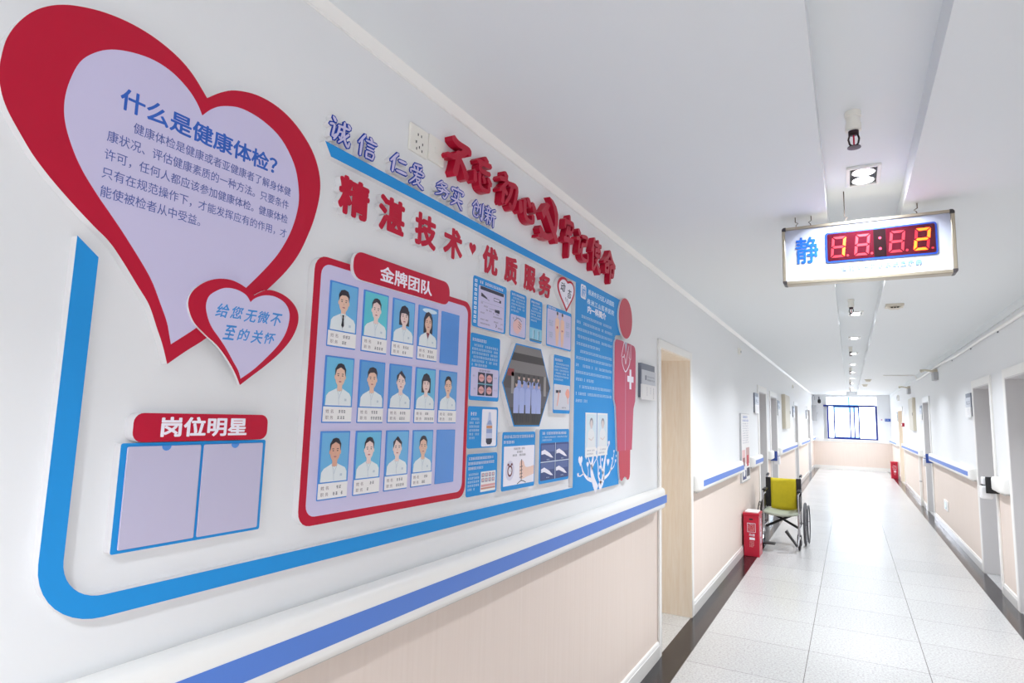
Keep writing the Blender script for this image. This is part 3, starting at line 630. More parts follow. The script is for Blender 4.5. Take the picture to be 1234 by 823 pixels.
BRUSH = mat('brush_blue', '#3C8ED6', 0.5)
mb = MB()
for i, ch in enumerate('给您无微不'): text(mb, LW, ch, 0.753+i*0.0325, 0.753+i*0.0325+0.029, 1.676+0.002*(i % 2), 1.707-0.003*(i % 3 == 2), SD, SD+0.0009, BRUSH, weight=0.015, shear=0.18, warp=0.25)
for i, ch in enumerate('至的关怀'): text(mb, LW, ch, 0.773+i*0.0325, 0.773+i*0.0325+0.028, 1.634+0.002*(i % 2), 1.665-0.002*(i % 2), SD, SD+0.0009, BRUSH, weight=0.015, shear=0.18, warp=0.25)
mb.build('brush_lettering', sheart)

# post-star board
plq = board('title_plaque', 'rounded red plaque with four white characters above two empty pockets', 'wall sign', rrect(0.617, 0.897, 1.435, 1.486, 0.017), RED, d1=0.026)
mb = MB(); text(mb, LW, '岗位明星', 0.666, 0.846, 1.443, 1.480, 0.0259, 0.0264, WHITEINK, weight=0.03); mb.build('title_lettering', plq)
star = board('pocket_board', 'blue framed board with two empty clear pockets, lower left of the display', 'wall board', rrect(0.603, 0.900, 1.248, 1.4335, 0.004), BLUE)
POCKET = mat('empty_pocket', '#C2BDD6', 0.12)
for a, b, l in ((0.613, 0.7505, 'left empty pocket'), (0.7565, 0.892, 'right empty pocket')):
    p = MB().prism(LW, rrect(a, b, 1.2535, 1.4275, 0.003), FD, FD+0.003, POCKET).build('clear_pocket', star, bevel=0.001)
    MB().flat(LW, arc((a+b)/2, 1.4275, 0.009, 180, 360, 8), FD+0.0032, SLEEVE).build('thumb_notch', p)

# gold-medal team board
team = board('team_board', 'white board with red rounded rim holding rows of portrait cards', 'wall board', rrect(1.003, 1.686, 1.234, 1.868, 0.036), RED, face_name='red_rim')
MB().prism(LW, rrect(1.0235, 1.667, 1.254, 1.851, 0.028), FD, FD+0.0006, LILAC).build('lilac_face', team)
plq2 = board('title_plaque', 'rounded red plaque with white characters overlapping the top of the portrait board', 'wall sign', rrect(1.117, 1.541, 1.833, 1.905, 0.03), RED, d1=0.032, d0=FD+0.0007)
mb = MB(); text(mb, LW, '金牌团队', 1.217, 1.449, 1.846, 1.889, 0.0319, 0.0325, WHITEINK, weight=0.022); mb.build('title_lettering', plq2)

SKIN = mat('photo_skin', '#E7BFA9', 0.4); SKIN2 = mat('photo_skin_pale', '#EED3CB', 0.4); HAIR = mat('photo_hair', '#2A2530', 0.4); COATM = mat('photo_coat', '#E3EAEC', 0.4); COATL = mat('photo_coat_line', '#BFCCD6', 0.4); LIP = mat('photo_lip', '#B9777A', 0.5); BROW = mat('photo_brow', '#4A3A40', 0.5); MAROON = mat('photo_maroon', '#7D2A3C', 0.5)
BGS = {'blue': mat('photo_bg_blue', '#6CB3E2', 0.25), 'teal': mat('photo_bg_teal', '#5FC7D6', 0.25), 'deep': mat('photo_bg_deep', '#5C9FDA', 0.25), 'sky': mat('photo_bg_sky', '#6CBCE2', 0.25)}
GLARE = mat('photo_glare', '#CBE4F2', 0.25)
def portrait(mb, u, v, w, h, d, bg, hair, extra, skin, du=0.0):
    e = 0.00012
    mb.rect(LW, u, u+w, v, v+h, d, BGS[bg])
    cx = u + w*0.5 + du; hv = v + h*0.62; rw, rh = w*0.19, h*0.185
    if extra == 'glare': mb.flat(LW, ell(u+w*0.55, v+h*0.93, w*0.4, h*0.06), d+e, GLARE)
    if hair in ('long', 'bob'):
        mb.flat(LW, [(cx-rw*1.3, hv-rh*(1.5 if hair == 'long' else 1.15)), (cx-rw*1.3, hv+rh*0.5), (cx-rw*0.8, hv+rh*1.3), (cx, hv+rh*1.55), (cx+rw*0.8, hv+rh*1.3), (cx+rw*1.3, hv+rh*0.5), (cx+rw*1.3, hv-rh*(1.5 if hair == 'long' else 1.15))], d+2*e, HAIR)
    mb.flat(LW, [(cx-rw*0.45, hv-rh*1.7), (cx+rw*0.45, hv-rh*1.7), (cx+rw*0.5, hv-rh*0.7), (cx-rw*0.5, hv-rh*0.7)], d+4*e, skin)
    top = v + h*0.355
    mb.flat(LW, [(u+w*0.02, v), (u+w*0.04, v+h*0.20), (u+w*0.12, v+h*0.27), (cx-rw*0.7, top), (cx-rw*0.35, top+h*0.02), (cx, top-h*0.07), (cx+rw*0.35, top+h*0.02), (cx+rw*0.7, top), (u+w*0.9, v+h*0.27), (u+w*0.97, v+h*0.19), (u+w*0.98, v)], d+3*e, COATM)
    if extra == 'tie':
        mb.flat(LW, [(cx-rw*0.5, top+h*0.015), (cx, top-h*0.13), (cx+rw*0.5, top+h*0.015)], d+5*e, COATM)
        mb.flat(LW, [(cx-w*0.04, top-h*0.01), (cx+w*0.04, top-h*0.01), (cx+w*0.025, top-h*0.06), (cx+w*0.05, top-h*0.24), (cx, top-h*0.29), (cx-w*0.05, top-h*0.24), (cx-w*0.025, top-h*0.06)], d+6*e, HAIR)
    if extra in ('maroon', 'glare'): mb.flat(LW, [(cx-rw*0.45, top+h*0.0), (cx, top-h*0.16), (cx+rw*0.45, top+h*0.0)], d+5*e, MAROON)
    stroke2d(mb, LW, [(cx-rw*0.6, top), (cx-rw*0.15, top-h*0.12), (cx, top-h*0.34)], w*0.018, w*0.018, d+6*e, COATL); stroke2d(mb, LW, [(cx+rw*0.6, top), (cx+rw*0.15, top-h*0.12), (cx, top-h*0.2)], w*0.018, w*0.018, d+6*e, COATL)
    mb.rect(LW, u+w*0.72, u+w*0.8, v+h*0.10, v+h*0.15, d+6*e, COATL)
    mb.flat(LW, ell(cx, hv, rw, rh*1.18), d+5*e, skin)
    for s in (-1, 1):
        if hair not in ('long', 'bob'): mb.flat(LW, ell(cx+s*rw*1.02, hv-rh*0.1, rw*0.13, rh*0.25, 8), d+4*e, skin)
        mb.rect(LW, cx+s*rw*0.45-rw*0.2, cx+s*rw*0.45+rw*0.2, hv+rh*0.22, hv+rh*0.30, d+7*e, BROW)
        mb.flat(LW, ell(cx+s*rw*0.42, hv+rh*0.05, rw*0.16, rh*0.06, 8), d+7*e, HAIR)
    mb.flat(LW, [(cx-rw*0.1, hv-rh*0.32), (cx+rw*0.1, hv-rh*0.32), (cx, hv)], d+6*e, LIP if False else mat('photo_shade', '#D3A795', 0.4))
    mb.flat(LW, ell(cx, hv-rh*0.62, rw*0.3, rh*0.09, 8), d+7*e, LIP)
    if hair == 'short': cap = [(cx-rw*1.02, hv+rh*0.15), (cx-rw*1.1, hv+rh*0.8), (cx-rw*0.7, hv+rh*1.35), (cx, hv+rh*1.5), (cx+rw*0.75, hv+rh*1.35), (cx+rw*1.1, hv+rh*0.8), (cx+rw*1.02, hv+rh*0.15), (cx+rw*0.8, hv+rh*0.65), (cx+rw*0.3, hv+rh*0.85), (cx-rw*0.5, hv+rh*0.78), (cx-rw*0.85, hv+rh*0.55)]
    elif hair == 'bob': cap = [(cx-rw*1.1, hv-rh*0.6), (cx-rw*1.2, hv+rh*0.8), (cx, hv+rh*1.55), (cx+rw*1.2, hv+rh*0.8), (cx+rw*1.1, hv-rh*0.6), (cx+rw*0.85, hv+rh*0.3), (cx+rw*0.2, hv+rh*0.5), (cx-rw*0.85, hv+rh*0.42)]
    elif hair == 'long': cap = [(cx-rw*1.1, hv-rh*0.6), (cx-rw*1.15, hv+rh*0.8), (cx, hv+rh*1.5), (cx+rw*1.15, hv+rh*0.8), (cx+rw*1.1, hv-rh*0.6), (cx+rw*0.8, hv+rh*0.4), (cx+rw*0.1, hv+rh*1.0), (cx-rw*0.8, hv+rh*0.4)]
    elif hair == 'side': cap = [(cx-rw*1.02, hv-rh*0.1), (cx-rw*1.1, hv+rh*0.8), (cx, hv+rh*1.5), (cx+rw*1.1, hv+rh*0.7), (cx+rw*1.0, hv), (cx+rw*0.85, hv+rh*0.45), (cx-rw*0.4, hv+rh*1.05), (cx-rw*0.85, hv+rh*0.3)]
    else: cap = [(cx-rw*1.02, hv), (cx-rw*1.08, hv+rh*0.8), (cx-rw*0.6, hv+rh*1.38), (cx, hv+rh*1.5), (cx+rw*0.6, hv+rh*1.38), (cx+rw*1.08, hv+rh*0.8), (cx+rw*1.02, hv), (cx+rw*0.78, hv+rh*0.72), (cx, hv+rh*1.02), (cx-rw*0.78, hv+rh*0.72)]
    mb.flat(LW, cap, d+8*e, HAIR)
CU = [1.053, 1.171, 1.287, 1.402, 1.518]; CV = [1.653, 1.4695, 1.2885]; CW, CH = 0.097, 0.1615
PEOPLE = {(0, 0): ('blue', 'short', 'tie', SKIN, 'portrait card of a short-haired person with black tie, top left of the team board'),
 (0, 1): ('teal', 'tied', '', SKIN2, 'portrait card with turquoise background in the top row of the team board'),
 (0, 2): ('blue', 'bob', '', SKIN2, 'portrait card of a person with dark bob and fringe, third in the top row'),
 (0, 3): ('deep', 'long', 'glare', SKIN, 'portrait card of a long-haired person with maroon collar, beside the empty top-row pocket'),
 (1, 0): ('sky', 'tied', '', SKIN, 'portrait card at the left end of the middle row'),
 (1, 1): ('deep', 'short', '', SKIN, 'portrait card of a short-haired person without tie, second in the middle row'),
 (1, 2): ('deep', 'side', '', SKIN2, 'portrait card in the very centre of the team board'),
 (1, 3): ('sky', 'bob', '', SKIN2, 'portrait card of a person with dark bob, fourth in the middle row'),
 (1, 4): ('deep', 'tied', '', SKIN, 'portrait card at the right end of the middle row, between two empty pockets'),
 (2, 0): ('blue', 'tied', '', mat('photo_skin_tan', '#DDA992', 0.4), 'portrait card at the bottom left corner of the team board'),
 (2, 1): ('sky', 'tied', '', SKIN2, 'portrait card of a pale-faced person with tied hair, second in the bottom row'),
 (2, 2): ('blue', 'side', '', SKIN2, 'portrait card of a person with side-parted hair, third in the bottom row'),
 (2, 3): ('blue', 'tied', '', SKIN, 'portrait card beside the empty bottom-row pocket')}
NAME_INK = mat('ink_brown', '#8E7F86', 0.5)
for r in range(3):
    for c in range(5):
        u, v = CU[c], CV[r]
        sl = MB().prism(LW, rrect(u, u+CW, v, v+CH, 0.002), FD+0.0006, FD+0.0026, SLEEVE).build('card_pocket', team)
        if (r, c) not in PEOPLE: tag(sl, 'empty blue pocket'); continue
        bg, hair, extra, skin, label = PEOPLE[(r, c)]
        t = thing('portrait_card', label, 'photo card', (XL+FD+0.0026, u+CW/2, v), 'portrait cards on the team board')
        MB().fbox(LW, u+0.003, u+CW-0.003, v+0.004, v+CH-0.003, FD+0.0026, FD+0.0032, SLEEVE).build('backing_card', t)
        mb = MB(); portrait(mb, u+0.004, v+0.042, CW-0.008, CH-0.046, FD+0.0034, bg, hair, extra, skin, 0.0015*((r*5+c) % 3 - 1)); mb.build('photo_print', t)
        ns = MB().fbox(LW, u+0.001, u+CW-0.001, v+0.003, v+0.039, FD+0.0032, FD+0.0038, PAPER).build('name_strip', t)
        mb = MB(); dn = FD+0.0038
        text(mb, LW, '姓 名', u+0.009, u+0.034, v+0.0235, v+0.0325, dn-0.0001, dn+0.0002, NAME_INK); text(mb, LW, '职 务', u+0.009, u+0.034, v+0.0085, v+0.0175, dn-0.0001, dn+0.0002, NAME_INK)
        micro(mb, LW, u+0.050, u+0.078, v+0.024, 0.008, dn+0.0002, DARKINK, 0.1, r*7+c); micro(mb, LW, u+0.048, u+0.048+0.009*(2+(r+c*2) % 4), v+0.009, 0.008, dn+0.0002, DARKINK, 0.1, r*5+c)
        mb.build('name_lettering', ns)

# raised red title in foam letters
def raised(ch, u0, u1, label):
    t = thing('raised_character', label, 'lettering', (XL, (u0+u1)/2, 1.991), 'red foam characters of the display title')
    b = MB(); text(b, LW, ch, u0, u1, 1.991, 2.092, 0, FD-0.001, PVC, weight=0.04); b.build('foam_core', t)
    b = MB(); text(b, LW, ch, u0, u1, 1.991, 2.092, FD-0.001, FD+0.0005, RED, weight=0.04); b.build('red_face', t)
for ch, a, b in (('精', 1.063, 1.174), ('湛', 1.212, 1.321), ('技', 1.370, 1.474), ('术', 1.514, 1.620), ('优', 1.748, 1.851), ('质', 1.900, 2.000), ('服', 2.054, 2.156), ('务', 2.186, 2.303)):
    raised(ch, a, b, 'red foam character %s in the display title' % ch)
board('raised_heart', 'tiny red heart dividing the two halves of the red display title', 'lettering', heart2d(1.682, 2.056, 0.042, 0.042), RED, face_name='red_face')

# brush characters drawn stroke by stroke in a unit square: (points, start width, end width)
STROKES = {
 '不': [([(.2,.95),(.45,.88),(.95,.9),(.98,.78)],.17,.13), ([(.85,.86),(.6,.62),(.3,.46),(.02,.40)],.2,.11), ([(.5,.64),(.48,.3),(.42,.02)],.19,.21), ([(.58,.5),(.8,.3),(.97,.1)],.11,.22)],
 '忘': [([(.5,1),(.64,.9)],.13,.17), ([(.16,.78),(.5,.81),(.84,.86)],.13,.14), ([(.36,.8),(.3,.6),(.45,.55),(.82,.6)],.14,.12), ([(.06,.42),(.12,.14)],.12,.17), ([(.3,.44),(.38,.1),(.6,.02),(.85,.08),(.82,.24)],.12,.11), ([(.5,.40),(.6,.27)],.11,.14), ([(.76,.44),(.92,.3)],.12,.16)],
 '初': [([(.25,1),(.37,.9)],.13,.16), ([(.04,.74),(.42,.8),(.08,.38)],.13,.09), ([(.27,.62),(.26,.04)],.13,.14), ([(.32,.5),(.44,.38)],.09,.12), ([(.5,.74),(.95,.78),(.92,.3),(.8,.04),(.64,.12)],.14,.13), ([(.7,.75),(.62,.4),(.40,.05)],.15,.08)],
 '心': [([(.05,.6),(.12,.26)],.15,.22), ([(.3,.75),(.38,.25),(.6,.08),(.88,.14),(.86,.38)],.16,.13), ([(.48,.88),(.62,.66)],.15,.2), ([(.78,.82),(.95,.58)],.15,.22)],
 '牢': [([(.48,1),(.53,.88)],.13,.13), ([(.1,.86),(.07,.68)],.11,.13), ([(.1,.82),(.9,.86),(.80,.66)],.11,.09), ([(.36,.7),(.18,.48)],.12,.09), ([(.3,.57),(.76,.61)],.1,.1), ([(.03,.36),(.97,.43)],.12,.12), ([(.52,.72),(.52,0)],.14,.15)],
 '记': [([(.12,1),(.26,.87)],.12,.15), ([(.03,.65),(.25,.68),(.22,.18),(.40,.34)],.12,.09), ([(.45,.85),(.86,.9),(.80,.6)],.12,.12), ([(.48,.57),(.82,.62)],.11,.11), ([(.5,.58),(.47,.15),(.7,.04),(1,.09),(.98,.32)],.12,.10)],
 '使': [([(.3,1),(.03,.56)],.14,.08), ([(.2,.76),(.2,.0)],.13,.14), ([(.38,.84),(1,.89)],.11,.12), ([(.45,.72),(.45,.48)],.1,.1), ([(.45,.68),(.92,.72),(.88,.5)],.1,.1), ([(.47,.5),(.88,.53)],.1,.1), ([(.68,1),(.66,.42),(.33,.02)],.13,.08), ([(.48,.36),(.7,.18),(1,.02)],.09,.17)],
 '命': [([(.5,1),(.3,.75),(.0,.55)],.14,.08), ([(.5,1),(.7,.76),(1,.58)],.10,.17), ([(.33,.65),(.67,.68)],.1,.1), ([(.15,.5),(.17,.26)],.1,.1), ([(.15,.5),(.43,.53),(.40,.28)],.1,.1), ([(.17,.3),(.4,.32)],.1,.1), ([(.6,.52),(.9,.55),(.87,.25),(.76,.28)],.11,.1), ([(.62,.53),(.62,.0)],.13,.13)],
 '诚': [([(.12,.98),(.24,.85)],.1,.12), ([(.03,.64),(.22,.66),(.2,.18),(.36,.34)],.1,.08), ([(.4,.74),(.92,.81)],.1,.1), ([(.46,.76),(.42,.4),(.28,.08)],.1,.07), ([(.45,.5),(.62,.53),(.58,.25),(.5,.3)],.08,.07), ([(.66,1),(.72,.4),(.95,.05),(1,.28)],.11,.08), ([(.92,.6),(.7,.3),(.5,.05)],.1,.06), ([(.84,.98),(.95,.88)],.1,.12)],
 '信': [([(.32,1),(.02,.52)],.12,.08), ([(.18,.74),(.18,0)],.11,.11), ([(.62,1),(.72,.9)],.1,.12), ([(.4,.8),(1,.84)],.1,.1), ([(.5,.63),(.88,.66)],.08,.08), ([(.5,.47),(.88,.5)],.08,.08), ([(.5,.32),(.52,.03)],.09,.09), ([(.5,.31),(.9,.34),(.85,.05)],.09,.09), ([(.52,.06),(.85,.08)],.08,.08)],
 '仁': [([(.38,1),(.03,.48)],.14,.09), ([(.22,.74),(.2,0)],.13,.12), ([(.5,.7),(.9,.75)],.12,.13), ([(.42,.14),(1,.19)],.12,.15)],
 '爱': [([(.74,1),(.26,.92)],.1,.1), ([(.22,.84),(.32,.72)],.09,.09), ([(.48,.87),(.52,.74)],.09,.09), ([(.78,.9),(.66,.75)],.09,.08), ([(.08,.50),(.12,.65),(.92,.69),(.84,.54)],.09,.09), ([(.3,.5),(.76,.53)],.08,.08), ([(.48,.6),(.4,.35),(.06,.0)],.1,.07), ([(.42,.34),(.74,.36),(.55,.15),(.3,.0)],.09,.07), ([(.48,.26),(.7,.1),(1,0)],.08,.12)],
 '务': [([(.42,1),(.08,.62)],.11,.07), ([(.35,.86),(.78,.89),(.5,.65),(.06,.48)],.1,.07), ([(.33,.76),(.65,.6),(1,.52)],.08,.12), ([(.18,.38),(.84,.43),(.72,.03),(.58,.1)],.1,.09), ([(.5,.52),(.42,.25),(.06,0)],.1,.07)],
 '实': [([(.48,1),(.56,.9)],.1,.11), ([(.06,.72),(.1,.85),(.97,.89),(.88,.72)],.1,.09), ([(.3,.71),(.42,.61)],.09,.1), ([(.24,.56),(.36,.46)],.09,.1), ([(.04,.32),(.97,.37)],.1,.1), ([(.58,.76),(.52,.35),(.06,.0)],.11,.07), ([(.6,.28),(.97,.0)],.1,.14)],
 '创': [([(.3,1),(.0,.6)],.1,.07), ([(.3,.96),(.57,.66)],.09,.12), ([(.15,.6),(.46,.63),(.42,.38)],.09,.08), ([(.17,.6),(.16,.1),(.5,.07),(.52,.22)],.09,.08), ([(.70,.87),(.70,.3)],.11,.11), ([(.93,1),(.93,.04),(.80,.13)],.12,.09)],
 '新': [([(.24,1),(.32,.92)],.08,.1), ([(.03,.85),(.52,.89)],.08,.08), ([(.15,.8),(.2,.7)],.07,.07), ([(.42,.83),(.34,.7)],.07,.07), ([(.0,.62),(.54,.66)],.08,.08), ([(.03,.45),(.52,.49)],.08,.08), ([(.28,.63),(.28,0)],.09,.09), ([(.25,.4),(.03,.13)],.08,.06), ([(.32,.38),(.5,.18)],.07,.09), ([(.92,.98),(.62,.85)],.1,.07), ([(.64,.86),(.62,.4),(.48,.05)],.09,.07), ([(.62,.55),(1,.61)],.09,.09), ([(.83,.58),(.83,0)],.1,.1)],
}
def strokes(mb, ch, u0, u1, v0, v1, d0, d1, m, grow=0.0, shear=0.10):
    """solid brush strokes of one character; grow widens every stroke by that share of the square"""
    W, H = u1-u0, v1-v0
    for k, (pts, w0, w1) in enumerate(STROKES[ch]):
        q = pts if len(pts) == 2 else spline(pts, (0, len(pts)-1), 4)[:4*(len(pts)-1)+1]
        if len(pts) == 2: q = [pts[0], ((pts[0][0]*2+pts[1][0])/3, (pts[0][1]*2+pts[1][1])/3), ((pts[0][0]+pts[1][0]*2)/3, (pts[0][1]+pts[1][1]*2)/3), pts[1]]
        n = len(q); L, R = [], []
        for i in range(n):
            a, b = q[max(i-1, 0)], q[min(i+1, n-1)]; dx, dy = b[0]-a[0], b[1]-a[1]; l = math.hypot(dx, dy) or 1
            w = (w0 + (w1-w0)*i/(n-1))/2 + grow
            if grow == 0 and i in (0, n-1): w *= 0.75
            L.append((q[i][0]-dy/l*w, q[i][1]+dx/l*w)); R.append((q[i][0]+dy/l*w, q[i][1]-dx/l*w))
        def ext(p0, p1, e):
            dx, dy = p1[0]-p0[0], p1[1]-p0[1]; l = math.hypot(dx, dy) or 1; return (p1[0]+dx/l*e, p1[1]+dy/l*e)
        s0 = ext(q[1], q[0], w0*0.35 + grow); s1 = ext(q[-2], q[-1], w1*0.35 + grow)
        f = lambda p: (u0 + W*(p[0] + shear*(p[1]-0.5)), v0 + H*p[1])
        top = d1 - k*3e-5
        mb.prism(LW, [f(s0), f(L[0]), f(L[1]), f(R[1]), f(R[0])], d0, top, m)
        for i in range(1, n-2): mb.prism(LW, [f(L[i]), f(L[i+1]), f(R[i+1]), f(R[i])], d0 + 1e-5*(i % 2), top - 1e-5*(i % 2), m)
        mb.prism(LW, [f(L[-2]), f(L[-1]), f(s1), f(R[-1]), f(R[-2])], d0, top - 2e-5, m)
    return mb

# blue outlined brush words above the ribbon
def brush(ch, u0, u1, v0, v1, label, sh):
    t = thing('outlined_character', label, 'lettering', (XL, (u0+u1)/2, v0), 'blue outlined brush characters')
    strokes(MB(), ch, u0+0.004, u1-0.004, v0+0.004, v1-0.004, 0, 0.018, PVC, 0.055).build('foam_core', t)
    strokes(MB(), ch, u0+0.004, u1-0.004, v0+0.004, v1-0.004, 0.018, 0.0195, OUTLINE, 0.055).build('blue_outline', t)
    strokes(MB(), ch, u0+0.004, u1-0.004, v0+0.004, v1-0.004, 0.0195, 0.0205, LILAC, 0.0).build('white_face', t)
for ch, a, b, z0, z1 in (('诚', 1.014, 1.094, 2.158, 2.228), ('信', 1.116, 1.191, 2.160, 2.228), ('仁', 1.243, 1.324, 2.165, 2.230), ('爱', 1.329, 1.406, 2.160, 2.234), ('务', 1.457, 1.538, 2.168, 2.228), ('实', 1.541, 1.617, 2.163, 2.236), ('创', 1.669, 1.746, 2.165, 2.232), ('新', 1.748, 1.831, 2.163, 2.237)):
    brush(ch, a, b, z0, z1, 'blue outlined brush character %s above the blue ribbon' % ch, 0.15)

# thick red slogan near the ceiling
SDT = 0.03
for ch, a, b, z0, z1 in (('不', 1.48, 1.625, 2.265, 2.388), ('忘', 1.635, 1.783, 2.272, 2.390), ('初', 1.802, 1.964, 2.268, 2.390), ('心', 1.957, 2.125, 2.256, 2.366), ('牢', 2.376, 2.518, 2.222, 2.404), ('记', 2.513, 2.697, 2.242, 2.375), ('使', 2.699, 2.867, 2.228, 2.386), ('命', 2.875, 3.081, 2.212, 2.376)):
    b_ = strokes(MB(), ch, a + 0.014*a, b, z0, z1, 0, SDT, RED2, 0.012)
    tag(b_.build('slogan_character', None, loc=(XL, (a+b)/2, z0), bevel=0.0), 'thick solid red character %s in the slogan under the ceiling' % ch, 'lettering', 'thick red slogan characters')
SICKLE = [(2.252, 2.439), (2.289, 2.434), (2.321, 2.417), (2.341, 2.388), (2.341, 2.345), (2.326, 2.302), (2.296, 2.27), (2.255, 2.248), (2.214, 2.242), (2.188, 2.245), (2.174, 2.239), (2.148, 2.234), (2.151, 2.247), (2.169, 2.256), (2.157, 2.274), (2.171, 2.291), (2.189, 2.284), (2.203, 2.275), (2.236, 2.272), (2.265, 2.282), (2.295, 2.304), (2.308, 2.335), (2.307, 2.372), (2.29, 2.405), (2.271, 2.425)]
t = thing('slogan_emblem', 'thick red hammer and sickle emblem in the middle of the slogan', 'emblem', (XL, 2.245, 2.234))
MB().prism(LW, [(u, v-0.012) for u, v in SICKLE], 0, SDT, RED2).build('sickle', t)
MB().prism(LW, [(2.176, 2.338), (2.228, 2.394), (2.256, 2.390), (2.240, 2.366), (2.345, 2.262), (2.338, 2.244), (2.318, 2.240), (2.216, 2.337), (2.198, 2.312)], 0, SDT+0.001, RED2).build('hammer', t)

# small 'dynamic' heart
dh = board('heart_board', 'tiny white heart board with red rim and dark brush writing beside the blue panel', 'wall sign', spline([(2.478, 2.108), (2.455, 2.117), (2.425, 2.117), (2.392, 2.106), (2.370, 2.082), (2.370, 2.055), (2.395, 2.025), (2.435, 1.995), (2.469, 1.966), (2.500, 1.997), (2.535, 2.032), (2.555, 2.062), (2.556, 2.088), (2.540, 2.107), (2.512, 2.115)], (0, 8)), RED, face_name='red_face')
MB().prism(LW, spline([(2.476, 2.096), (2.453, 2.106), (2.427, 2.106), (2.403, 2.096), (2.385, 2.078), (2.385, 2.058), (2.408, 2.030), (2.442, 2.003), (2.469, 1.981), (2.496, 2.007), (2.525, 2.036), (2.543, 2.063), (2.544, 2.085), (2.531, 2.100), (2.508, 2.105)], (0, 8)), FD, FD+0.0005, WHITEINK).build('white_face', dh)
mb = MB(); text(mb, LW, '动', 2.400, 2.452, 2.050, 2.092, FD, FD+0.0009, DARKINK, weight=0.02, shear=0.2); text(mb, LW, '态', 2.475, 2.520, 2.032, 2.075, FD, FD+0.0009, DARKINK, weight=0.01, shear=0.2); stroke2d(mb, LW, [(2.455, 2.03), (2.462, 2.01)], .005, .003, FD+0.0009, DARKINK); stroke2d(mb, LW, [(2.475, 2.028), (2.482, 2.0)], .005, .003, FD+0.0009, DARKINK); mb.build('brush_lettering', dh)

# blue information boards
def info(label, u0, u1, v0, v1): return board('information_board', label, 'wall panel', rrect(u0, u1, v0, v1, 0.010), BLUE, group='blue information boards')
def inset(t, u0, u1, v0, v1, m=LILAC, name='picture_panel', r=0.006, corners=(1, 1, 1, 1)): return MB().prism(LW, rrect(u0, u1, v0, v1, r, 4, corners), FD, FD+0.0005, m).build(name, t)
def lines(t, u0, u1, vtop, n, h, pitch, ind=0.012, last=0.6, ink=PALEINK, name='body_lettering', d=FD+0.0006, seed=0):
    mb = MB()
    for i in range(n): micro(mb, LW, u0 + (ind if i == 0 else 0), u1 if i < n-1 else u0 + (u1-u0)*last, vtop - h - i*pitch, h, d, ink, 0.12, seed+i)
    return mb.build(name, t)
def title(t, u0, u1, v, h, seed=0): mb = MB(); micro(mb, LW, u0, u1, v, h, FD+0.0006, WHITEINK, 0.05, seed); micro(mb, LW, u0+h*0.12, u1, v+h*0.06, h*0.9, FD+0.0007, WHITEINK, 0.162, seed+3); return mb.build('title_lettering', t)
DI = FD + 0.0008
t = info('blue board with side heading and a white chart, top left of the small boards', 1.693, 1.922, 1.793, 1.967)
mb = MB()
for k in range(10): mb.rect(LW, 1.702, 1.718, 1.806+k*0.0155, 1.8165+k*0.0155, FD+0.0006, PALEINK); mb.rect(LW, 1.706, 1.714, 1.8095+k*0.0155, 1.8125+k*0.0155, FD+0.0007, BLUE)
mb.build('side_heading', t); title(t, 1.735, 1.905, 1.9465, 0.011)
p = inset(t, 1.729, 1.908, 1.797, 1.940); mb = MB()
mb.rect(LW, 1.739, 1.900, 1.927, 1.939, DI, DARKINK)
mb.flat(LW, [(1.745, 1.916), (1.750, 1.916), (1.776, 1.907), (1.785, 1.904), (1.785, 1.899), (1.745, 1.904)], DI, DARKINK); stroke2d(mb, LW, [(1.785, 1.9), (1.80, 1.896)], .003, .003, DI, GREYINK)
for r_ in ((1.83, 1.872, 1.911, 1.913), (1.83, 1.872, 1.901, 1.903), (1.83, 1.832, 1.901, 1.913), (1.87, 1.882, 1.900, 1.910), (1.80, 1.872, 1.868, 1.870), (1.84, 1.858, 1.862, 1.872), (1.858, 1.874, 1.861, 1.873), (1.745, 1.898, 1.886, 1.8868)): mb.rect(LW, *r_, DI, DARKINK if r_[1]-r_[0] < 0.06 else GREYINK)
for a, b, z in ((1.745, 1.762, 1.879), (1.765, 1.79, 1.870), (1.78, 1.82, 1.858), (1.83, 1.87, 1.853), (1.745, 1.775, 1.845), (1.83, 1.895, 1.842), (1.745, 1.80, 1.822), (1.835, 1.87, 1.824), (1.745, 1.815, 1.808), (1.885, 1.9, 1.822), (1.865, 1.90, 1.805)): micro(mb, LW, a, b, z, 0.0055, DI, DARKINK, 0.2)
stroke2d(mb, LW, [(1.85, 1.82), (1.855, 1.815), (1.85, 1.808)], .004, .004, DI, DARKINK)
mb.build('chart_print', p)
t = info('blue board with a pink hand drawing, second in the upper row', 1.951, 2.082, 1.793, 1.966)
title(t, 1.962, 2.065, 1.949, 0.009); lines(t, 1.960, 2.072, 1.945, 5, 0.008, 0.0122, seed=11)
p = inset(t, 1.958, 2.076, 1.798, 1.877); mb = MB()
mb.flat(LW, spline([(1.985, 1.815), (1.975, 1.835), (1.985, 1.853), (2.005, 1.862), (2.028, 1.858), (2.045, 1.848), (2.045, 1.832), (2.03, 1.815), (2.01, 1.806)]), DI, PINKINK)
for q_ in ([(1.985, 1.852), (2.01, 1.868), (2.03, 1.866), (2.045, 1.858)], [(2.02, 1.855), (2.04, 1.845)], [(2.018, 1.845), (2.04, 1.836)], [(2.015, 1.836), (2.035, 1.828)], [(1.975, 1.865), (1.98, 1.858)], [(2.0, 1.872), (2.002, 1.866)]): stroke2d(mb, LW, q_, .0025, .0025, DI+0.0002, DARKINK)
mb.build('hand_drawing', p)
t = info('narrow blue board with pale blue picture strip at its foot, third in upper row', 2.115, 2.224, 1.793, 1.965)
title(t, 2.123, 2.205, 1.948, 0.009); lines(t, 2.122, 2.216, 1.944, 6, 0.008, 0.0122, seed=23)
p = inset(t, 2.115, 2.224, 1.799, 1.849, mat('print_aqua', '#8CCBE4', 0.4), r=0.002); mb = MB()
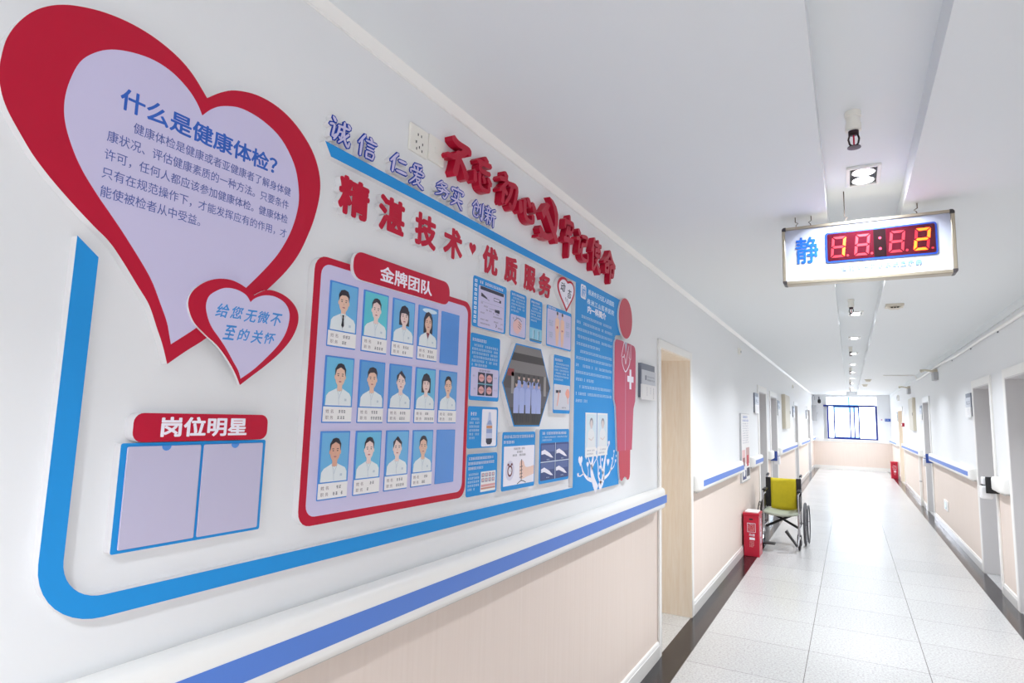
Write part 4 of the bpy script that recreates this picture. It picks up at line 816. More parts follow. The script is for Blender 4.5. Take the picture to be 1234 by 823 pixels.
for a in (2.142, 2.185): stroke2d(mb, LW, [(a, 1.842), (a+0.003, 1.822), (a, 1.806)], .003, .003, DI, WHITEINK); stroke2d(mb, LW, [(a+0.012, 1.84), (a+0.012, 1.805)], .004, .002, DI, DARKINK)
mb.rect(LW, 2.117, 2.222, 1.800, 1.803, DI, DARKINK); mb.build('strip_print', p)
t = info('blue board showing two human torsos on white, under the tiny white heart', 2.265, 2.526, 1.792, 1.966)
title(t, 2.278, 2.36, 1.9535, 0.0095); p = inset(t, 2.272, 2.519, 1.799, 1.951); mb = MB()
BODYC = mat('print_body', '#EFC6AE', 0.5)
for cx in (2.372, 2.425):
    mb.flat(LW, ell(cx, 1.936, 0.008, 0.011, 12), DI, BODYC); mb.flat(LW, ell(cx, 1.943, 0.0085, 0.008, 12), DI+0.0001, DARKINK)
    mb.flat(LW, [(cx-0.02, 1.918), (cx-0.005, 1.924), (cx+0.005, 1.924), (cx+0.02, 1.918), (cx+0.022, 1.87), (cx+0.017, 1.86), (cx+0.015, 1.83), (cx+0.010, 1.802), (cx+0.002, 1.802), (cx, 1.84), (cx-0.002, 1.802), (cx-0.010, 1.802), (cx-0.015, 1.83), (cx-0.017, 1.86), (cx-0.022, 1.87)], DI, BODYC)
mb.flat(LW, ell(2.372, 1.882, 0.006, 0.006, 10), DI+0.0002, RED); mb.flat(LW, ell(2.425, 1.872, 0.010, 0.004, 10), DI+0.0002, LIP)
for a, z in ((2.285, 1.895), (2.285, 1.845), (2.462, 1.908), (2.462, 1.868)):
    mb.rect(LW, a, a+0.045, z-0.018, z+0.012, DI, mat('print_panel_grey', '#C4C6E2', 0.5))
    for k in range(3): micro(mb, LW, a+0.003, a+0.043, z+0.004-k*0.0085, 0.005, DI+0.0001, GREYINK, 0.15, k)
mb.build('torso_print', p)
t = info('blue board with four pink photos on white, left of the hexagonal photo', 1.690, 1.886, 1.546, 1.771)
title(t, 1.70, 1.80, 1.744, 0.011); lines(t, 1.70, 1.876, 1.736, 6, 0.009, 0.0132, seed=31)
p = inset(t, 1.699, 1.879, 1.560, 1.657); mb = MB(); FLESH = mat('print_flesh', '#DDA3A3', 0.5)
micro(mb, LW, 1.75, 1.82, 1.645, 0.007, DI, DARKINK)
for a in (1.742, 1.794):
    for z in (1.605, 1.564): mb.rect(LW, a, a+0.046, z, z+0.037, DI, DARKINK); mb.flat(LW, ell(a+0.023, z+0.018, 0.018, 0.013, 14), DI+0.0002, FLESH); stroke2d(mb, LW, [(a+0.008, z+0.018), (a+0.038, z+0.018)], .003, .003, DI+0.0003, LIP)
mb.rect(LW, 1.742, 1.84, 1.601, 1.605, DI, mat('print_teal', '#6FA9B8', 0.5))
for a, z in ((1.71, 1.625), (1.71, 1.582), (1.85, 1.625), (1.85, 1.582)): micro(mb, LW, a, a+0.025, z, 0.006, DI, GREYINK)
mb.build('photo_print', p)
t = info('blue board with a grey picture, between the hexagonal photo and blue panel', 2.346, 2.524, 1.513, 1.763)
title(t, 2.355, 2.44, 1.737, 0.011); lines(t, 2.355, 2.512, 1.730, 6, 0.009, 0.0135, seed=41)
p = inset(t, 2.351, 2.519, 1.528, 1.637, mat('print_pale_grey', '#D5D4DC', 0.5)); mb = MB(); CORAL = mat('print_coral', '#F0A896', 0.5)
mb.rect(LW, 2.37, 2.40, 1.60, 1.612, DI, DARKINK); mb.rect(LW, 2.405, 2.42, 1.602, 1.614, DI, DARKINK); stroke2d(mb, LW, [(2.40, 1.605), (2.395, 1.575), (2.385, 1.545)], .012, .007, DI, CORAL); mb.build('device_print', p); mb = MB()
mb.flat(LW, spline([(2.47, 1.60), (2.49, 1.622), (2.512, 1.615), (2.515, 1.59), (2.495, 1.58)]), DI, CORAL); stroke2d(mb, LW, [(2.495, 1.585), (2.50, 1.555)], .008, .006, DI, CORAL); mb.build('finger_print', p); mb = MB(); micro(mb, LW, 2.43, 2.48, 1.535, 0.006, DI, DARKINK); mb.build('caption_print', p)
t = info('blue board with a white picture of a medicine bottle', 1.689, 1.886, 1.387, 1.526)
title(t, 1.705, 1.745, 1.495, 0.012); lines(t, 1.700, 1.765, 1.488, 6, 0.008, 0.0125, ind=0.008, seed=51)
p = inset(t, 1.778, 1.876, 1.391, 1.518, WHITEINK); mb = MB(); BOT = mat('print_bottle', '#8FA0CC', 0.4)
mb.flat(LW, [(1.82, 1.508), (1.834, 1.508), (1.837, 1.485), (1.847, 1.465), (1.847, 1.405), (1.838, 1.397), (1.816, 1.397), (1.807, 1.405), (1.807, 1.465), (1.817, 1.485)], DI, mat('print_bottle_pale', '#C5CBE6', 0.4))
mb.flat(LW, [(1.810, 1.465), (1.844, 1.465), (1.838, 1.475), (1.83, 1.482), (1.82, 1.478)], DI+0.0002, BOT); mb.rect(LW, 1.808, 1.846, 1.452, 1.462, DI+0.0002, mat('print_amber', '#C98A62', 0.4)); mb.rect(LW, 1.808, 1.846, 1.436, 1.450, DI+0.0002, BOT); mb.flat(LW, [(1.807, 1.418), (1.847, 1.418), (1.847, 1.406), (1.838, 1.398), (1.816, 1.398), (1.807, 1.406)], DI+0.0002, DARKINK); mb.build('bottle_print', p)
t = info('blue board with a small grid of pictures, lower left of the small boards', 1.693, 1.890, 1.231, 1.369)
title(t, 1.705, 1.86, 1.349, 0.010); title(t, 1.702, 1.87, 1.333, 0.010, 2); title(t, 1.702, 1.80, 1.317, 0.010, 4); lines(t, 1.702, 1.775, 1.306, 5, 0.008, 0.012, ind=0.004, seed=61)
p = inset(t, 1.782, 1.880, 1.240, 1.307, PAPER, r=0.002); mb = MB()
for k in range(4):
    for q_ in range(2): mb.rect(LW, 1.787+k*0.0225, 1.804+k*0.0225, 1.272+q_*0.017, 1.285+q_*0.017, DI, GREYINK); mb.flat(LW, ell(1.7955+k*0.0225, 1.279+q_*0.017, 0.005, 0.005, 8), DI+0.0002, PINKINK)
mb.rect(LW, 1.784, 1.878, 1.248, 1.254, DI, mat('print_orange', '#C98F80', 0.5)); mb.rect(LW, 1.784, 1.878, 1.256, 1.264, DI, FLESH); mb.build('grid_print', p)
t = info('blue board with a cartoon hand squeezing beside an alarm clock', 1.922, 2.185, 1.228, 1.438)
title(t, 1.932, 2.175, 1.415, 0.012); title(t, 1.932, 2.02, 1.396, 0.011)
p = inset(t, 1.936, 2.179, 1.244, 1.386, WHITEINK, r=0.002); mb = MB()
for a, b, z in ((2.01, 2.10, 1.372), (2.035, 2.085, 1.360), (2.0, 2.12, 1.348)): micro(mb, LW, a, b, z, 0.008, DI, DARKINK, 0.1)
mb.flat(LW, ell(1.983, 1.298, 0.033, 0.036, 20), DI, mat('print_pale_lilac', '#DAD7E8', 0.5)); mb.flat(LW, ell(1.983, 1.297, 0.019, 0.021, 18), DI+0.0002, mat('print_clock', '#6E3340', 0.5)); mb.flat(LW, ell(1.983, 1.297, 0.012, 0.014, 18), DI+0.0003, WHITEINK); stroke2d(mb, LW, [(1.983, 1.306), (1.983, 1.297), (1.99, 1.295)], .002, .002, DI+0.0004, DARKINK)
for s_ in (-1, 1): mb.flat(LW, ell(1.983+s_*0.013, 1.320, 0.007, 0.005, 10), DI+0.0002, mat('print_clock', '#6E3340', 0.5))
HANDC = mat('print_hand', '#F0CDBD', 0.5)
mb.flat(LW, spline([(2.178, 1.308), (2.178, 1.275), (2.12, 1.268), (2.085, 1.262), (2.062, 1.268), (2.058, 1.318), (2.07, 1.332), (2.09, 1.326), (2.11, 1.304)], (0, 1)), DI, HANDC)
for k in range(4): stroke2d(mb, LW, [(2.058, 1.268+k*0.013), (2.083, 1.270+k*0.013)], .002, .002, DI+0.0002, DARKINK)
stroke2d(mb, LW, [(2.072, 1.335), (2.073, 1.255)], .006, .004, DI+0.0003, DARKINK); stroke2d(mb, LW, spline([(2.04, 1.246), (2.075, 1.256), (2.11, 1.247)], (0, 2))[:9], .003, .003, DI+0.0003, DARKINK); mb.build('hand_drawing', p)
t = info('blue board with four dark blue photos of white tips, lower right of the small boards', 2.224, 2.520, 1.228, 1.446)
title(t, 2.25, 2.49, 1.424, 0.012); lines(t, 2.25, 2.50, 1.418, 2, 0.008, 0.012, ind=0, last=0.35, seed=71)
p = inset(t, 2.236, 2.517, 1.240, 1.390, mat('print_navy', '#33467F', 0.4), r=0.006); mb = MB(); MIDN = mat('print_mid_navy', '#5468A0', 0.4)
for a, z in ((2.242, 1.318), (2.385, 1.318), (2.242, 1.246), (2.385, 1.246)):
    mb.rect(LW, a, a+0.125, z+0.036, z+0.064, DI, MIDN)
    mb.flat(LW, [(a, z+0.04), (a+0.03, z+0.046), (a+0.08, z+0.03), (a+0.115, z+0.010), (a+0.09, z+0.012), (a+0.03, z+0.028), (a, z+0.026)], DI+0.0002, WHITEINK); micro(mb, LW, a+0.05, a+0.08, z+0.002, 0.005, DI+0.0002, PALEINK)
mb.rect(LW, 2.374, 2.378, 1.240, 1.390, DI+0.0003, PALEINK); mb.rect(LW, 2.236, 2.517, 1.312, 1.3155, DI+0.0003, PALEINK); mb.build('photo_print', p)

# hexagonal group photo
HX = [(2.005, 1.771), (2.220, 1.771), (2.317, 1.616), (2.220, 1.458), (2.005, 1.458), (1.908, 1.616)]
t = board('group_photo', 'hexagonal photo of staff in pale blue coats before a dark entrance', 'photo', HX, BLUE)
hx = [(2.112 + (u-2.112)*0.965, 1.6145 + (v-1.6145)*0.965) for u, v in HX]
GB = {k: mat('group_'+k, c, 0.35) for k, c in dict(base='#6B6668', canopy='#3A3234', beam='#7C7777', dark='#4A4344', pillar='#9A9491', step='#57545C', sign='#8C3A3C', coat='#A8B4E4', coat2='#95A3DA', face='#CFAFA2', hair='#2E2A2E', legs='#2B2A33', pave='#3B3736').items()}
p = MB().prism(LW, hx, FD, FD+0.0004, GB['base']).build('photo_print', t); mb = MB(); e = 0.00012
def clip(u0, u1, v0, v1):
    pts = [(u0, v0), (u1, v0), (u1, v1), (u0, v1)]
    for i in range(6):
        a, b = hx[i], hx[(i+1) % 6]; out = []
        f = lambda q: (b[0]-a[0])*(q[1]-a[1]) - (b[1]-a[1])*(q[0]-a[0])
        for k in range(len(pts)):
            s0, s1 = pts[k], pts[(k+1) % len(pts)]; f0, f1 = f(s0), f(s1)
            if f0 <= 0: out.append(s0)
            if (f0 < 0) != (f1 < 0) and f0 != f1: tt = f0/(f0-f1); out.append((s0[0]+(s1[0]-s0[0])*tt, s0[1]+(s1[1]-s0[1])*tt))
        pts = out
        if len(pts) < 3: return None
    return pts
def gr(u0, u1, v0, v1, k, lv):
    q = clip(u0, u1, v0, v1)
    if q: mb.flat(LW, q, FD+0.0005+e*lv, GB[k])
gr(1.9, 2.32, 1.735, 1.77, 'beam', 0); gr(1.9, 2.32, 1.705, 1.735, 'canopy', 1); gr(1.9, 2.32, 1.66, 1.705, 'beam', 1); gr(1.9, 2.32, 1.60, 1.66, 'dark', 1); gr(1.9, 2.32, 1.53, 1.60, 'step', 1); gr(1.9, 2.32, 1.45, 1.53, 'pave', 1)
for a in (1.975, 2.25): gr(a, a+0.022, 1.58, 1.66, 'pillar', 2)
gr(1.945, 1.995, 1.645, 1.672, 'sign', 2)
def staff(cx, vb, h, k, lv):
    mb.flat(LW, [(cx-0.02, vb), (cx-0.022, vb+h*0.6), (cx-0.017, vb+h*0.74), (cx, vb+h*0.78), (cx+0.017, vb+h*0.74), (cx+0.022, vb+h*0.6), (cx+0.02, vb)], FD+0.0005+e*lv, GB[k])
    mb.flat(LW, ell(cx, vb+h*0.87, 0.0085, h*0.085, 10), FD+0.0005+e*(lv+1), GB['face']); mb.flat(LW, ell(cx, vb+h*0.93, 0.0092, h*0.06, 10), FD+0.0005+e*(lv+2), GB['hair'])
    for s_ in (-1, 1): mb.rect(LW, cx+s_*0.009-0.005, cx+s_*0.009+0.005, vb-0.035, vb, FD+0.0005+e*lv, GB['legs'])
for cx in (2.035, 2.075, 2.115, 2.16, 2.20): staff(cx, 1.54, 0.12, 'coat2', 4)
for cx in (2.015, 2.06, 2.112, 2.163, 2.205): staff(cx, 1.508, 0.125, 'coat', 8)
mb.build('people_print', p)

# socket plates high on the wall
t = thing('wall_socket', 'cream socket plate with plug holes, high on the wall before the red slogan', 'wall socket', (XL, 1.3845, 2.271), None)
MB().prism(LW, rrect(1.342, 1.4285, 2.271, 2.355, 0.004), 0, 0.009, PLATE).build('plate', t, bevel=0.002)
mb = MB()
for u, v, a in ((1.377, 2.329, 0), (1.393, 2.329, 0), (1.370, 2.304, 1), (1.400, 2.306, 1), (1.385, 2.292, 0), (1.372, 2.284, 0), (1.398, 2.284, 0)): mb.rect(LW, u-0.0022, u+0.0022, v-0.004, v+0.004, 0.0094, BLACK)
mb.build('plug_holes', t)
t = thing('switch_plate', 'blank cream plate beside the high socket plate, partly behind the red slogan', 'wall plate', (XL, 1.474, 2.274))
MB().prism(LW, rrect(1.4325, 1.514, 2.277, 2.359, 0.004), 0, 0.009, PLATE).build('plate', t, bevel=0.002)
MB().prism(LW, rrect(1.462, 1.480, 2.309, 2.327, 0.002), 0.009, 0.0105, PLATE).build('button', t)

# ------------------------------------------------------------------ door signs
SIGNDARK = mat('sign_slate', '#6F7484', 0.35); SIGNSILVER = mat('sign_silver', '#C9CBD2', 0.3)
def door_sign(F, u0, u1, v0, v1, label):
    t = thing('door_sign', label, 'door sign', tuple(F.p((u0+u1)/2, v0, 0)), 'door name signs')
    h = v1 - v0; d = 0.022
    MB().fbox(F, u0, u1, v0+0.012, v1, 0, d-0.004, SIGNDARK).build('back_plate', t)
    MB().fbox(F, u0+0.004, u1, v0+h*0.42, v1-h*0.18, d-0.004, d+0.002, SIGNSILVER).build('name_panel', t)
    lp = MB().fbox(F, u0-0.008, u1+0.004, v0, v0+h*0.42, d-0.004, d+0.006, PAPER).build('slide_panel', t)
    mb = MB(); w = u1 - u0
    mb.prism(F, rrect(u0+w*0.22, u0+w*0.32, v0+h*0.54, v0+h*0.68, w*0.02), d+0.002, d+0.0023, SIGNDARK); micro(mb, F, u0+w*0.36, u1-w*0.08, v0+h*0.62, h*0.05, d+0.0024, SIGNDARK); micro(mb, F, u0+w*0.36, u1-w*0.08, v0+h*0.53, h*0.05, d+0.0024, DARKINK); mb.build('name_lettering', t)
    mb = MB()
    for k, n in ((0.30, 4), (0.55, 4), (0.78, 5)):
        for j in range(n): micro(mb, F, u0+w*k, u0+w*k+h*0.075, v0+h*(0.30-0.065*j), h*0.055, d+0.0064, DARKGREY if k > 0.6 else GREYINK, 0, j)
    mb.build('slide_lettering', lp)
door_sign(LW, 3.60, 3.895, 1.617, 1.838, 'grey and white door sign left of the wood-lined doorway')
door_sign(LW, 8.69, 9.06, 1.617, 1.888, 'door sign before the nearer grey doorway of the close pair on the left wall')
door_sign(LW, 11.66, 12.02, 1.617, 1.886, 'door sign between the close pair of grey doorways and the beige box, left wall')
door_sign(LW, 15.02, 15.38, 1.617, 1.872, 'door sign just past the beige box on the left wall')
door_sign(LW, 19.8, 20.25, 1.62, 1.88, 'last door sign on the left wall')
door_sign(RW, -8.62, -8.29, 1.615, 1.882, 'door sign on the right wall by the doorway beside the short rail')
door_sign(RW, -13.85, -13.5, 1.61, 1.885, 'door sign halfway down the right wall')
door_sign(RW, -20.5, -20.12, 1.61, 1.88, 'last door sign on the right wall')

# tall poster in the gap between two handrails
t = thing('poster_board', 'tall narrow printed poster in the gap between two handrails', 'poster', (XL, 7.8, 0.80))
MB().fbox(LW, 7.46, 8.12, 0.80, 1.595, 0, 0.02, MIDGREY).build('backing_board', t)
p = MB().fbox(LW, 7.475, 8.115, 0.81, 1.59, 0.02, 0.0205, PAPER).build('poster_print', t)
mb = MB(); d = 0.0208
for a, b, z, h in ((7.6, 8.0, 1.54, 0.03), (7.55, 8.05, 1.50, 0.025)): micro(mb, LW, a, b, z, h, d, DBLUE, 0.05)
for k in range(9): micro(mb, LW, 7.56, 8.04, 1.47-k*0.028, 0.012, d, GREYINK, 0.15, k)
mb.build('text_print', p)
mb = MB(); POSTR = mat('poster_rose', '#C9A3A0', 0.5); POSTB = mat('poster_brown', '#8F5F5E', 0.5); POSTN = mat('poster_navy', '#3C4A7E', 0.5)
for a, b, z0, z1, m in ((7.5, 7.75, 1.02, 1.17, PINKINK), (7.8, 8.08, 1.0, 1.19, POSTR), (7.55, 7.7, 0.98, 1.08, POSTB), (7.86, 8.0, 0.97, 1.1, RED), (7.52, 7.8, 0.83, 0.93, POSTN), (7.84, 8.08, 0.85, 0.95, DARKINK)): mb.rect(LW, a, b, z0, z1, d + 0.0002*(m in (POSTB, RED)), m)
mb.flat(LW, ell(7.65, 0.90, 0.08, 0.04), d+0.0003, PAPER); mb.build('photo_print', p)

# wall boxes, signs and fittings
BOXBEIGE = mat('box_beige', '#CFC7B4', 0.45)
def wall_box(F, u0, u1, v0, v1, dep, m, label, name='electrical_box', cat='wall box'):
    t = thing(name, label, cat, tuple(F.p((u0+u1)/2, v0, 0)))
    MB().fbox(F, u0, u1, v0, v1, 0, dep, m).build('case', t, bevel=0.004)
    dr = MB().fbox(F, u0+0.03, u1-0.03, v0+0.03, v1-0.03, dep, dep+0.006, m).build('cover', t, bevel=0.002)
    MB().fbox(F, u1-0.06, u1-0.045, (v0+v1)/2-0.03, (v0+v1)/2+0.03, dep+0.006, dep+0.012, DARKGREY).build('latch', dr)
    return t
wall_box(LW, 12.58, 13.62, 1.385, 2.035, 0.06, BOXBEIGE, 'beige flat box high on the left wall')
wall_box(RW, -15.9, -14.9, 1.412, 2.085, 0.05, BOXBEIGE, 'beige flat box high on the right wall')
t = wall_box(LW, 23.15, 23.45, 1.59, 2.125, 0.15, MIDGREY, 'grey box in the left corner beside the end window')
MB().tube([(XL+0.02, 23.3, 2.12), (XL+0.02, 23.3, 2.4), (XL+0.06, 23.3, 2.47), (XL+0.1, 23.25, 2.40), (XL+0.1, 23.2, 2.3)], 0.006, DARKGREY, 6).build('cable', t)
t = thing('security_camera', 'small black camera hanging left of the end window', 'camera', (-0.89, Y1, 2.38))
MB().tube([(-0.90, Y1, 2.41), (-0.90, Y1-0.08, 2.41), (-0.895, Y1-0.12, 2.33)], 0.018, DARKGREY, 8).build('bracket', t)
b = MB(); b.lathe((-0.89, Y1-0.13, 2.33), (0.02, -0.25, -1), [(0.0, 0), (0.045, 0.01), (0.05, 0.06), (0.05, 0.11), (0.03, 0.135), (0, 0.14)], BLACK, 16); b.build('camera_body', t)
t = thing('direction_sign', 'small blue sign high at the right of the end window', 'sign', (1.11, Y1, 1.63))
MB().fbox(facing(Y1), 1.02, 1.18, 1.63, 1.72, 0, 0.015, mat('sign_royal_blue', '#3D62B8', 0.4)).build('plate', t)
mb = MB(); micro(mb, facing(Y1), 1.04, 1.165, 1.665, 0.03, 0.0156, PALEINK); mb.build('lettering', t)
t = thing('wall_sticker', 'tiny pink round sticker beside the blue sign by the window', 'sticker', (0.93, Y1, 1.66))
b = MB(); b.prism(facing(Y1), ell(0.93, 1.68, 0.022, 0.022, 14), 0, 0.006, mat('sticker_pink', '#C98FB2', 0.5)); b.build('disc', t)
for y, l in ((7.5, 'tiny white sensor high on the left wall, nearer of two'), (15.2, 'tiny white sensor high on the left wall, farther of two')):
    t = thing('wall_sensor', l, 'sensor', (XL, y, 2.29), 'small wall sensors')
    MB().prism(LW, rrect(y-0.05, y+0.05, 2.285, 2.355, 0.01), 0, 0.025, PLATE).build('sensor_case', t); MB().prism(LW, ell(y, 2.31, 0.018, 0.014, 12), 0.025, 0.032, MIDGREY).build('sensor_eye', t)
b = MB(); pts = []
for y, z in ((-0.5, 2.372), (2, 2.380), (5, 2.376), (6.2, 2.368), (7.4, 2.380), (8.5, 2.372), (9.3, 2.376), (10.4, 2.396), (11.1, 2.402), (12.0, 2.390), (13.2, 2.388), (14.1, 2.395)): pts.append((XR-0.018, y, z))
t = thing('wall_conduit', 'white sagging conduit along the top of the right wall', 'conduit', (XR, 7, 2.37))
b.tube(pts, 0.015, TRIM, 10); b.build('conduit_run', t)
MB().tube([(XR-0.018, 14.15, 2.395), (XR-0.03, 14.2, 2.46), (XR-0.06, 14.22, ZC-0.012), (0.62, 14.22, ZC-0.012)], 0.012, TRIM, 8).build('ceiling_branch', t)
for y in (3, 4.6, 6.8, 8.2, 9.6): MB().box(XR-0.006, XR, y-0.02, y+0.02, 2.35, 2.362, DARKGREY).build('conduit_clip', t)
for y, z0, l in ((11.2, 2.20, 'grey wall fitting with a bent arm under the white conduit'), (15.95, 2.20, 'grey wall fitting above the beige box on the right wall')):
    t = thing('emergency_lamp', l, 'wall lamp', (XR, y, z0), 'grey emergency lamps')
    MB().fbox(RW, -y-0.14, -y+0.14, z0, z0+0.12, 0, 0.06, MIDGREY).build('lamp_case', t, bevel=0.006)
    MB().tube([(XR-0.03, y-0.06, z0+0.11), (XR-0.07, y-0.05, z0+0.14), (XR-0.15, y+0.02, z0+0.16), (XR-0.2, y+0.06, z0+0.15)], [0.02, 0.016, 0.016, 0.024], BOXBEIGE, 10).build('lamp_arm', t)
    MB().fbox(RW, -y-0.04, -y+0.06, z0+0.12, z0+0.17, 0, 0.05, BOXBEIGE).build('mount', t)
t = thing('wall_clock', 'small round fitting high on the far right wall', 'wall fitting', (XR, 19.35, 2.2))
b = MB(); b.lathe((XR, 19.35, 2.24), (-1, 0, 0), [(0.075, 0), (0.075, 0.05), (0.06, 0.055), (0, 0.055)], TRIM, 24); b.build('case', t)
b = MB(); b.lathe((XR-0.055, 19.35, 2.24), (-1, 0, 0), [(0.05, 0), (0.05, 0.002), (0, 0.002)], DARKGREY, 20); b.build('dial', t)
t = thing('fire_alarm_button', 'small red alarm point on the far right wall', 'alarm', (XR, 18.1, 1.48))
MB().fbox(RW, -18.25, -18.0, 1.485, 1.575, 0, 0.05, mat('alarm_red', '#B01830', 0.4)).build('case', t, bevel=0.006)
MB().fbox(RW, -18.18, -18.07, 1.51, 1.55, 0.05, 0.054, PAPER).build('press_panel', t)
t = thing('notice_card', 'white card above the red alarm point on the far right wall', 'notice', (XR, 18.1, 1.66))
MB().fbox(RW, -18.26, -18.0, 1.63, 1.84, 0, 0.006, PAPER).build('card', t); mb = MB()
for k in range(4): micro(mb, RW, -18.23, -18.02, 1.79-k*0.035, 0.018, 0.0064, GREYINK)
mb.build('card_print', t)
t = thing('wall_plate', 'white square wall plate low on the right wall', 'wall plate', (XR, 10.93, 0.31))
MB().prism(RW, rrect(-11.12, -10.74, 0.31, 0.45, 0.01), 0, 0.015, PAPER).build('plate', t, bevel=0.003)
MB().prism(RW, rrect(-11.0, -10.86, 0.335, 0.425, 0.006), 0.015, 0.020, mat('plate_aqua', '#CFEAF2', 0.2)).build('insert', t)
t = thing('pipe_cover', 'slim white upright pipe cover below the rail on the right wall', 'pipe', (XR, 14.2, 0))
MB().box(XR-0.05, XR-0.0145, 14.16, 14.24, 0.0, 0.925, TRIM).build('cover', t, bevel=0.004)
MB().box(XR-0.053, XR-0.0145, 14.15, 14.25, 0.45, 0.47, MIDGREY).build('clip', t)

# sanitiser dispensers clipped on rail ends
DISP = mat('dispenser_white', '#ECECEE', 0.3)
def dispenser(x, sgn, y, label, strapm):
    F = Frame((x, 0, 0), (0, -sgn, 0), (0, 0, 1), (-sgn, 0, 0))
    t = thing('sanitizer_dispenser', label, 'dispenser', (x - sgn*0.09, y, 0.85), 'hand sanitizer dispensers on rail ends')
    u = -sgn*y
    MB().fbox(F, u-0.045, u+0.045, 0.845, 0.965, 0.045, 0.135, DISP).build('bottle', t, bevel=0.012)
    MB().fbox(F, u-0.04, u+0.04, 0.972, 1.045, 0.05, 0.12, DISP).build('pump_head', t, bevel=0.012)
    MB().fbox(F, u-0.03, u+0.03, 0.962, 0.975, 0.03, 0.125, strapm).build('collar', t)
    ub = u + sgn*0.052 if True else u
    MB().fbox(F, min(ub, ub+sgn*0.016), max(ub, ub+sgn*0.016), 0.90, 1.05, 0.0, 0.10, strapm).build('bracket', t, bevel=0.003)
dispenser(XR, 1, 7.27, 'white sanitizer dispenser with black bracket on the short right-hand rail', BLACK)
dispenser(XR, 1, 12.40, 'white sanitizer dispenser with blue bracket by the mid right-hand doorway', mat('strap_blue', '#2F4E9E', 0.4))
dispenser(XL, -1, 10.60, 'white sanitizer dispenser between the close grey doorways on the left', mat('strap_blue', '#2F4E9E', 0.4))

# ------------------------------------------------------------------ red fire boxes
BOXRED = mat('fire_box_red', '#BE1233', 0.3, noise=0.12, nscale=3)
def fire_box(x0, x1, y0, y1, z1, label, toplabel):
    t = thing('fire_extinguisher_box', label, 'fire box', ((x0+x1)/2, (y0+y1)/2, 0), 'red fire extinguisher boxes')
    MB().box(x0, x1, y0, y1, 0, z1-0.03, BOXRED).build('box_body', t, bevel=0.004)
    MB().box(x0-0.005, x1+0.005, y0-0.005, y1+0.005, z1-0.03, z1, BOXRED).build('lid', t, bevel=0.004)
    F = facing(y0); w = x1-x0; mb = MB(); d = 0.0006
    a, b = x0+w*0.25, x0+w*0.78
    MB().fbox(F, x0+w*0.38, x0+w*0.62, z1-0.075, z1-0.06, 0, 0.002, BLACK).build('grip_slot', t)
    for r in ((a, b, 0.265, 0.269), (a, b, 0.361, 0.365), (a, a+0.004, 0.269, 0.361), (b-0.004, b, 0.269, 0.361)): mb.rect(F, *r, d, PALEINK)
    text(mb, F, '使用方法', a+w*0.1, b-w*0.1, 0.346, 0.357, 0, d, PALEINK)
    for k in range(6): micro(mb, F, a+0.01, b-0.01, 0.333-k*0.011, 0.007, d, PINKINK, 0.1, k)
    text(mb, F, '灭火器', x0+w*0.36, x0+w*0.72, 0.222, 0.250, 0, d, PALEINK, weight=0.02)
    mb.rect(F, x0+w*0.38, x0+w*0.72, 0.182, 0.208, d, WHITEINK)
    for k in range(5): micro(mb, F, x0+w*0.38, x0+w*0.68, 0.160-k*0.014, 0.009, d, PINKINK, 0.1, k)
    mb.build('front_lettering', t)
    G = Frame((x1, 0, 0), (0, 1, 0), (0, 0, 1), (1, 0, 0)); mb = MB(); L_ = y1-y0
    for i, ch in enumerate('灭火器箱'): text(mb, G, ch, y0+L_*0.36, y0+L_*0.68, 0.345-i*0.072, 0.405-i*0.072, 0, d, PALEINK, weight=0.02)
    text(mb, G, '119', y0+L_*0.3, y0+L_*0.72, 0.06, 0.105, 0, d, PINKINK, weight=0.02); mb.build('side_lettering', t)
    if toplabel:
        pb = MB(); pb.box(x0+0.012, x1-0.012, y0+0.03, y1-0.02, z1, z1+0.012, PAPER); tag(pb.build('paper_pad', None, loc=((x0+x1)/2, (y0+y1)/2, z1), bevel=0.003), toplabel, 'paper')
fire_box(-1.095, -0.930, 7.50, 7.78, 0.475, 'red fire extinguisher box on the dark border beside the wheelchair', 'white pad lying on the red box beside the wheelchair')
fire_box(0.995, 1.165, 20.8, 21.1, 0.475, 'small red fire extinguisher box at the far right end', None)

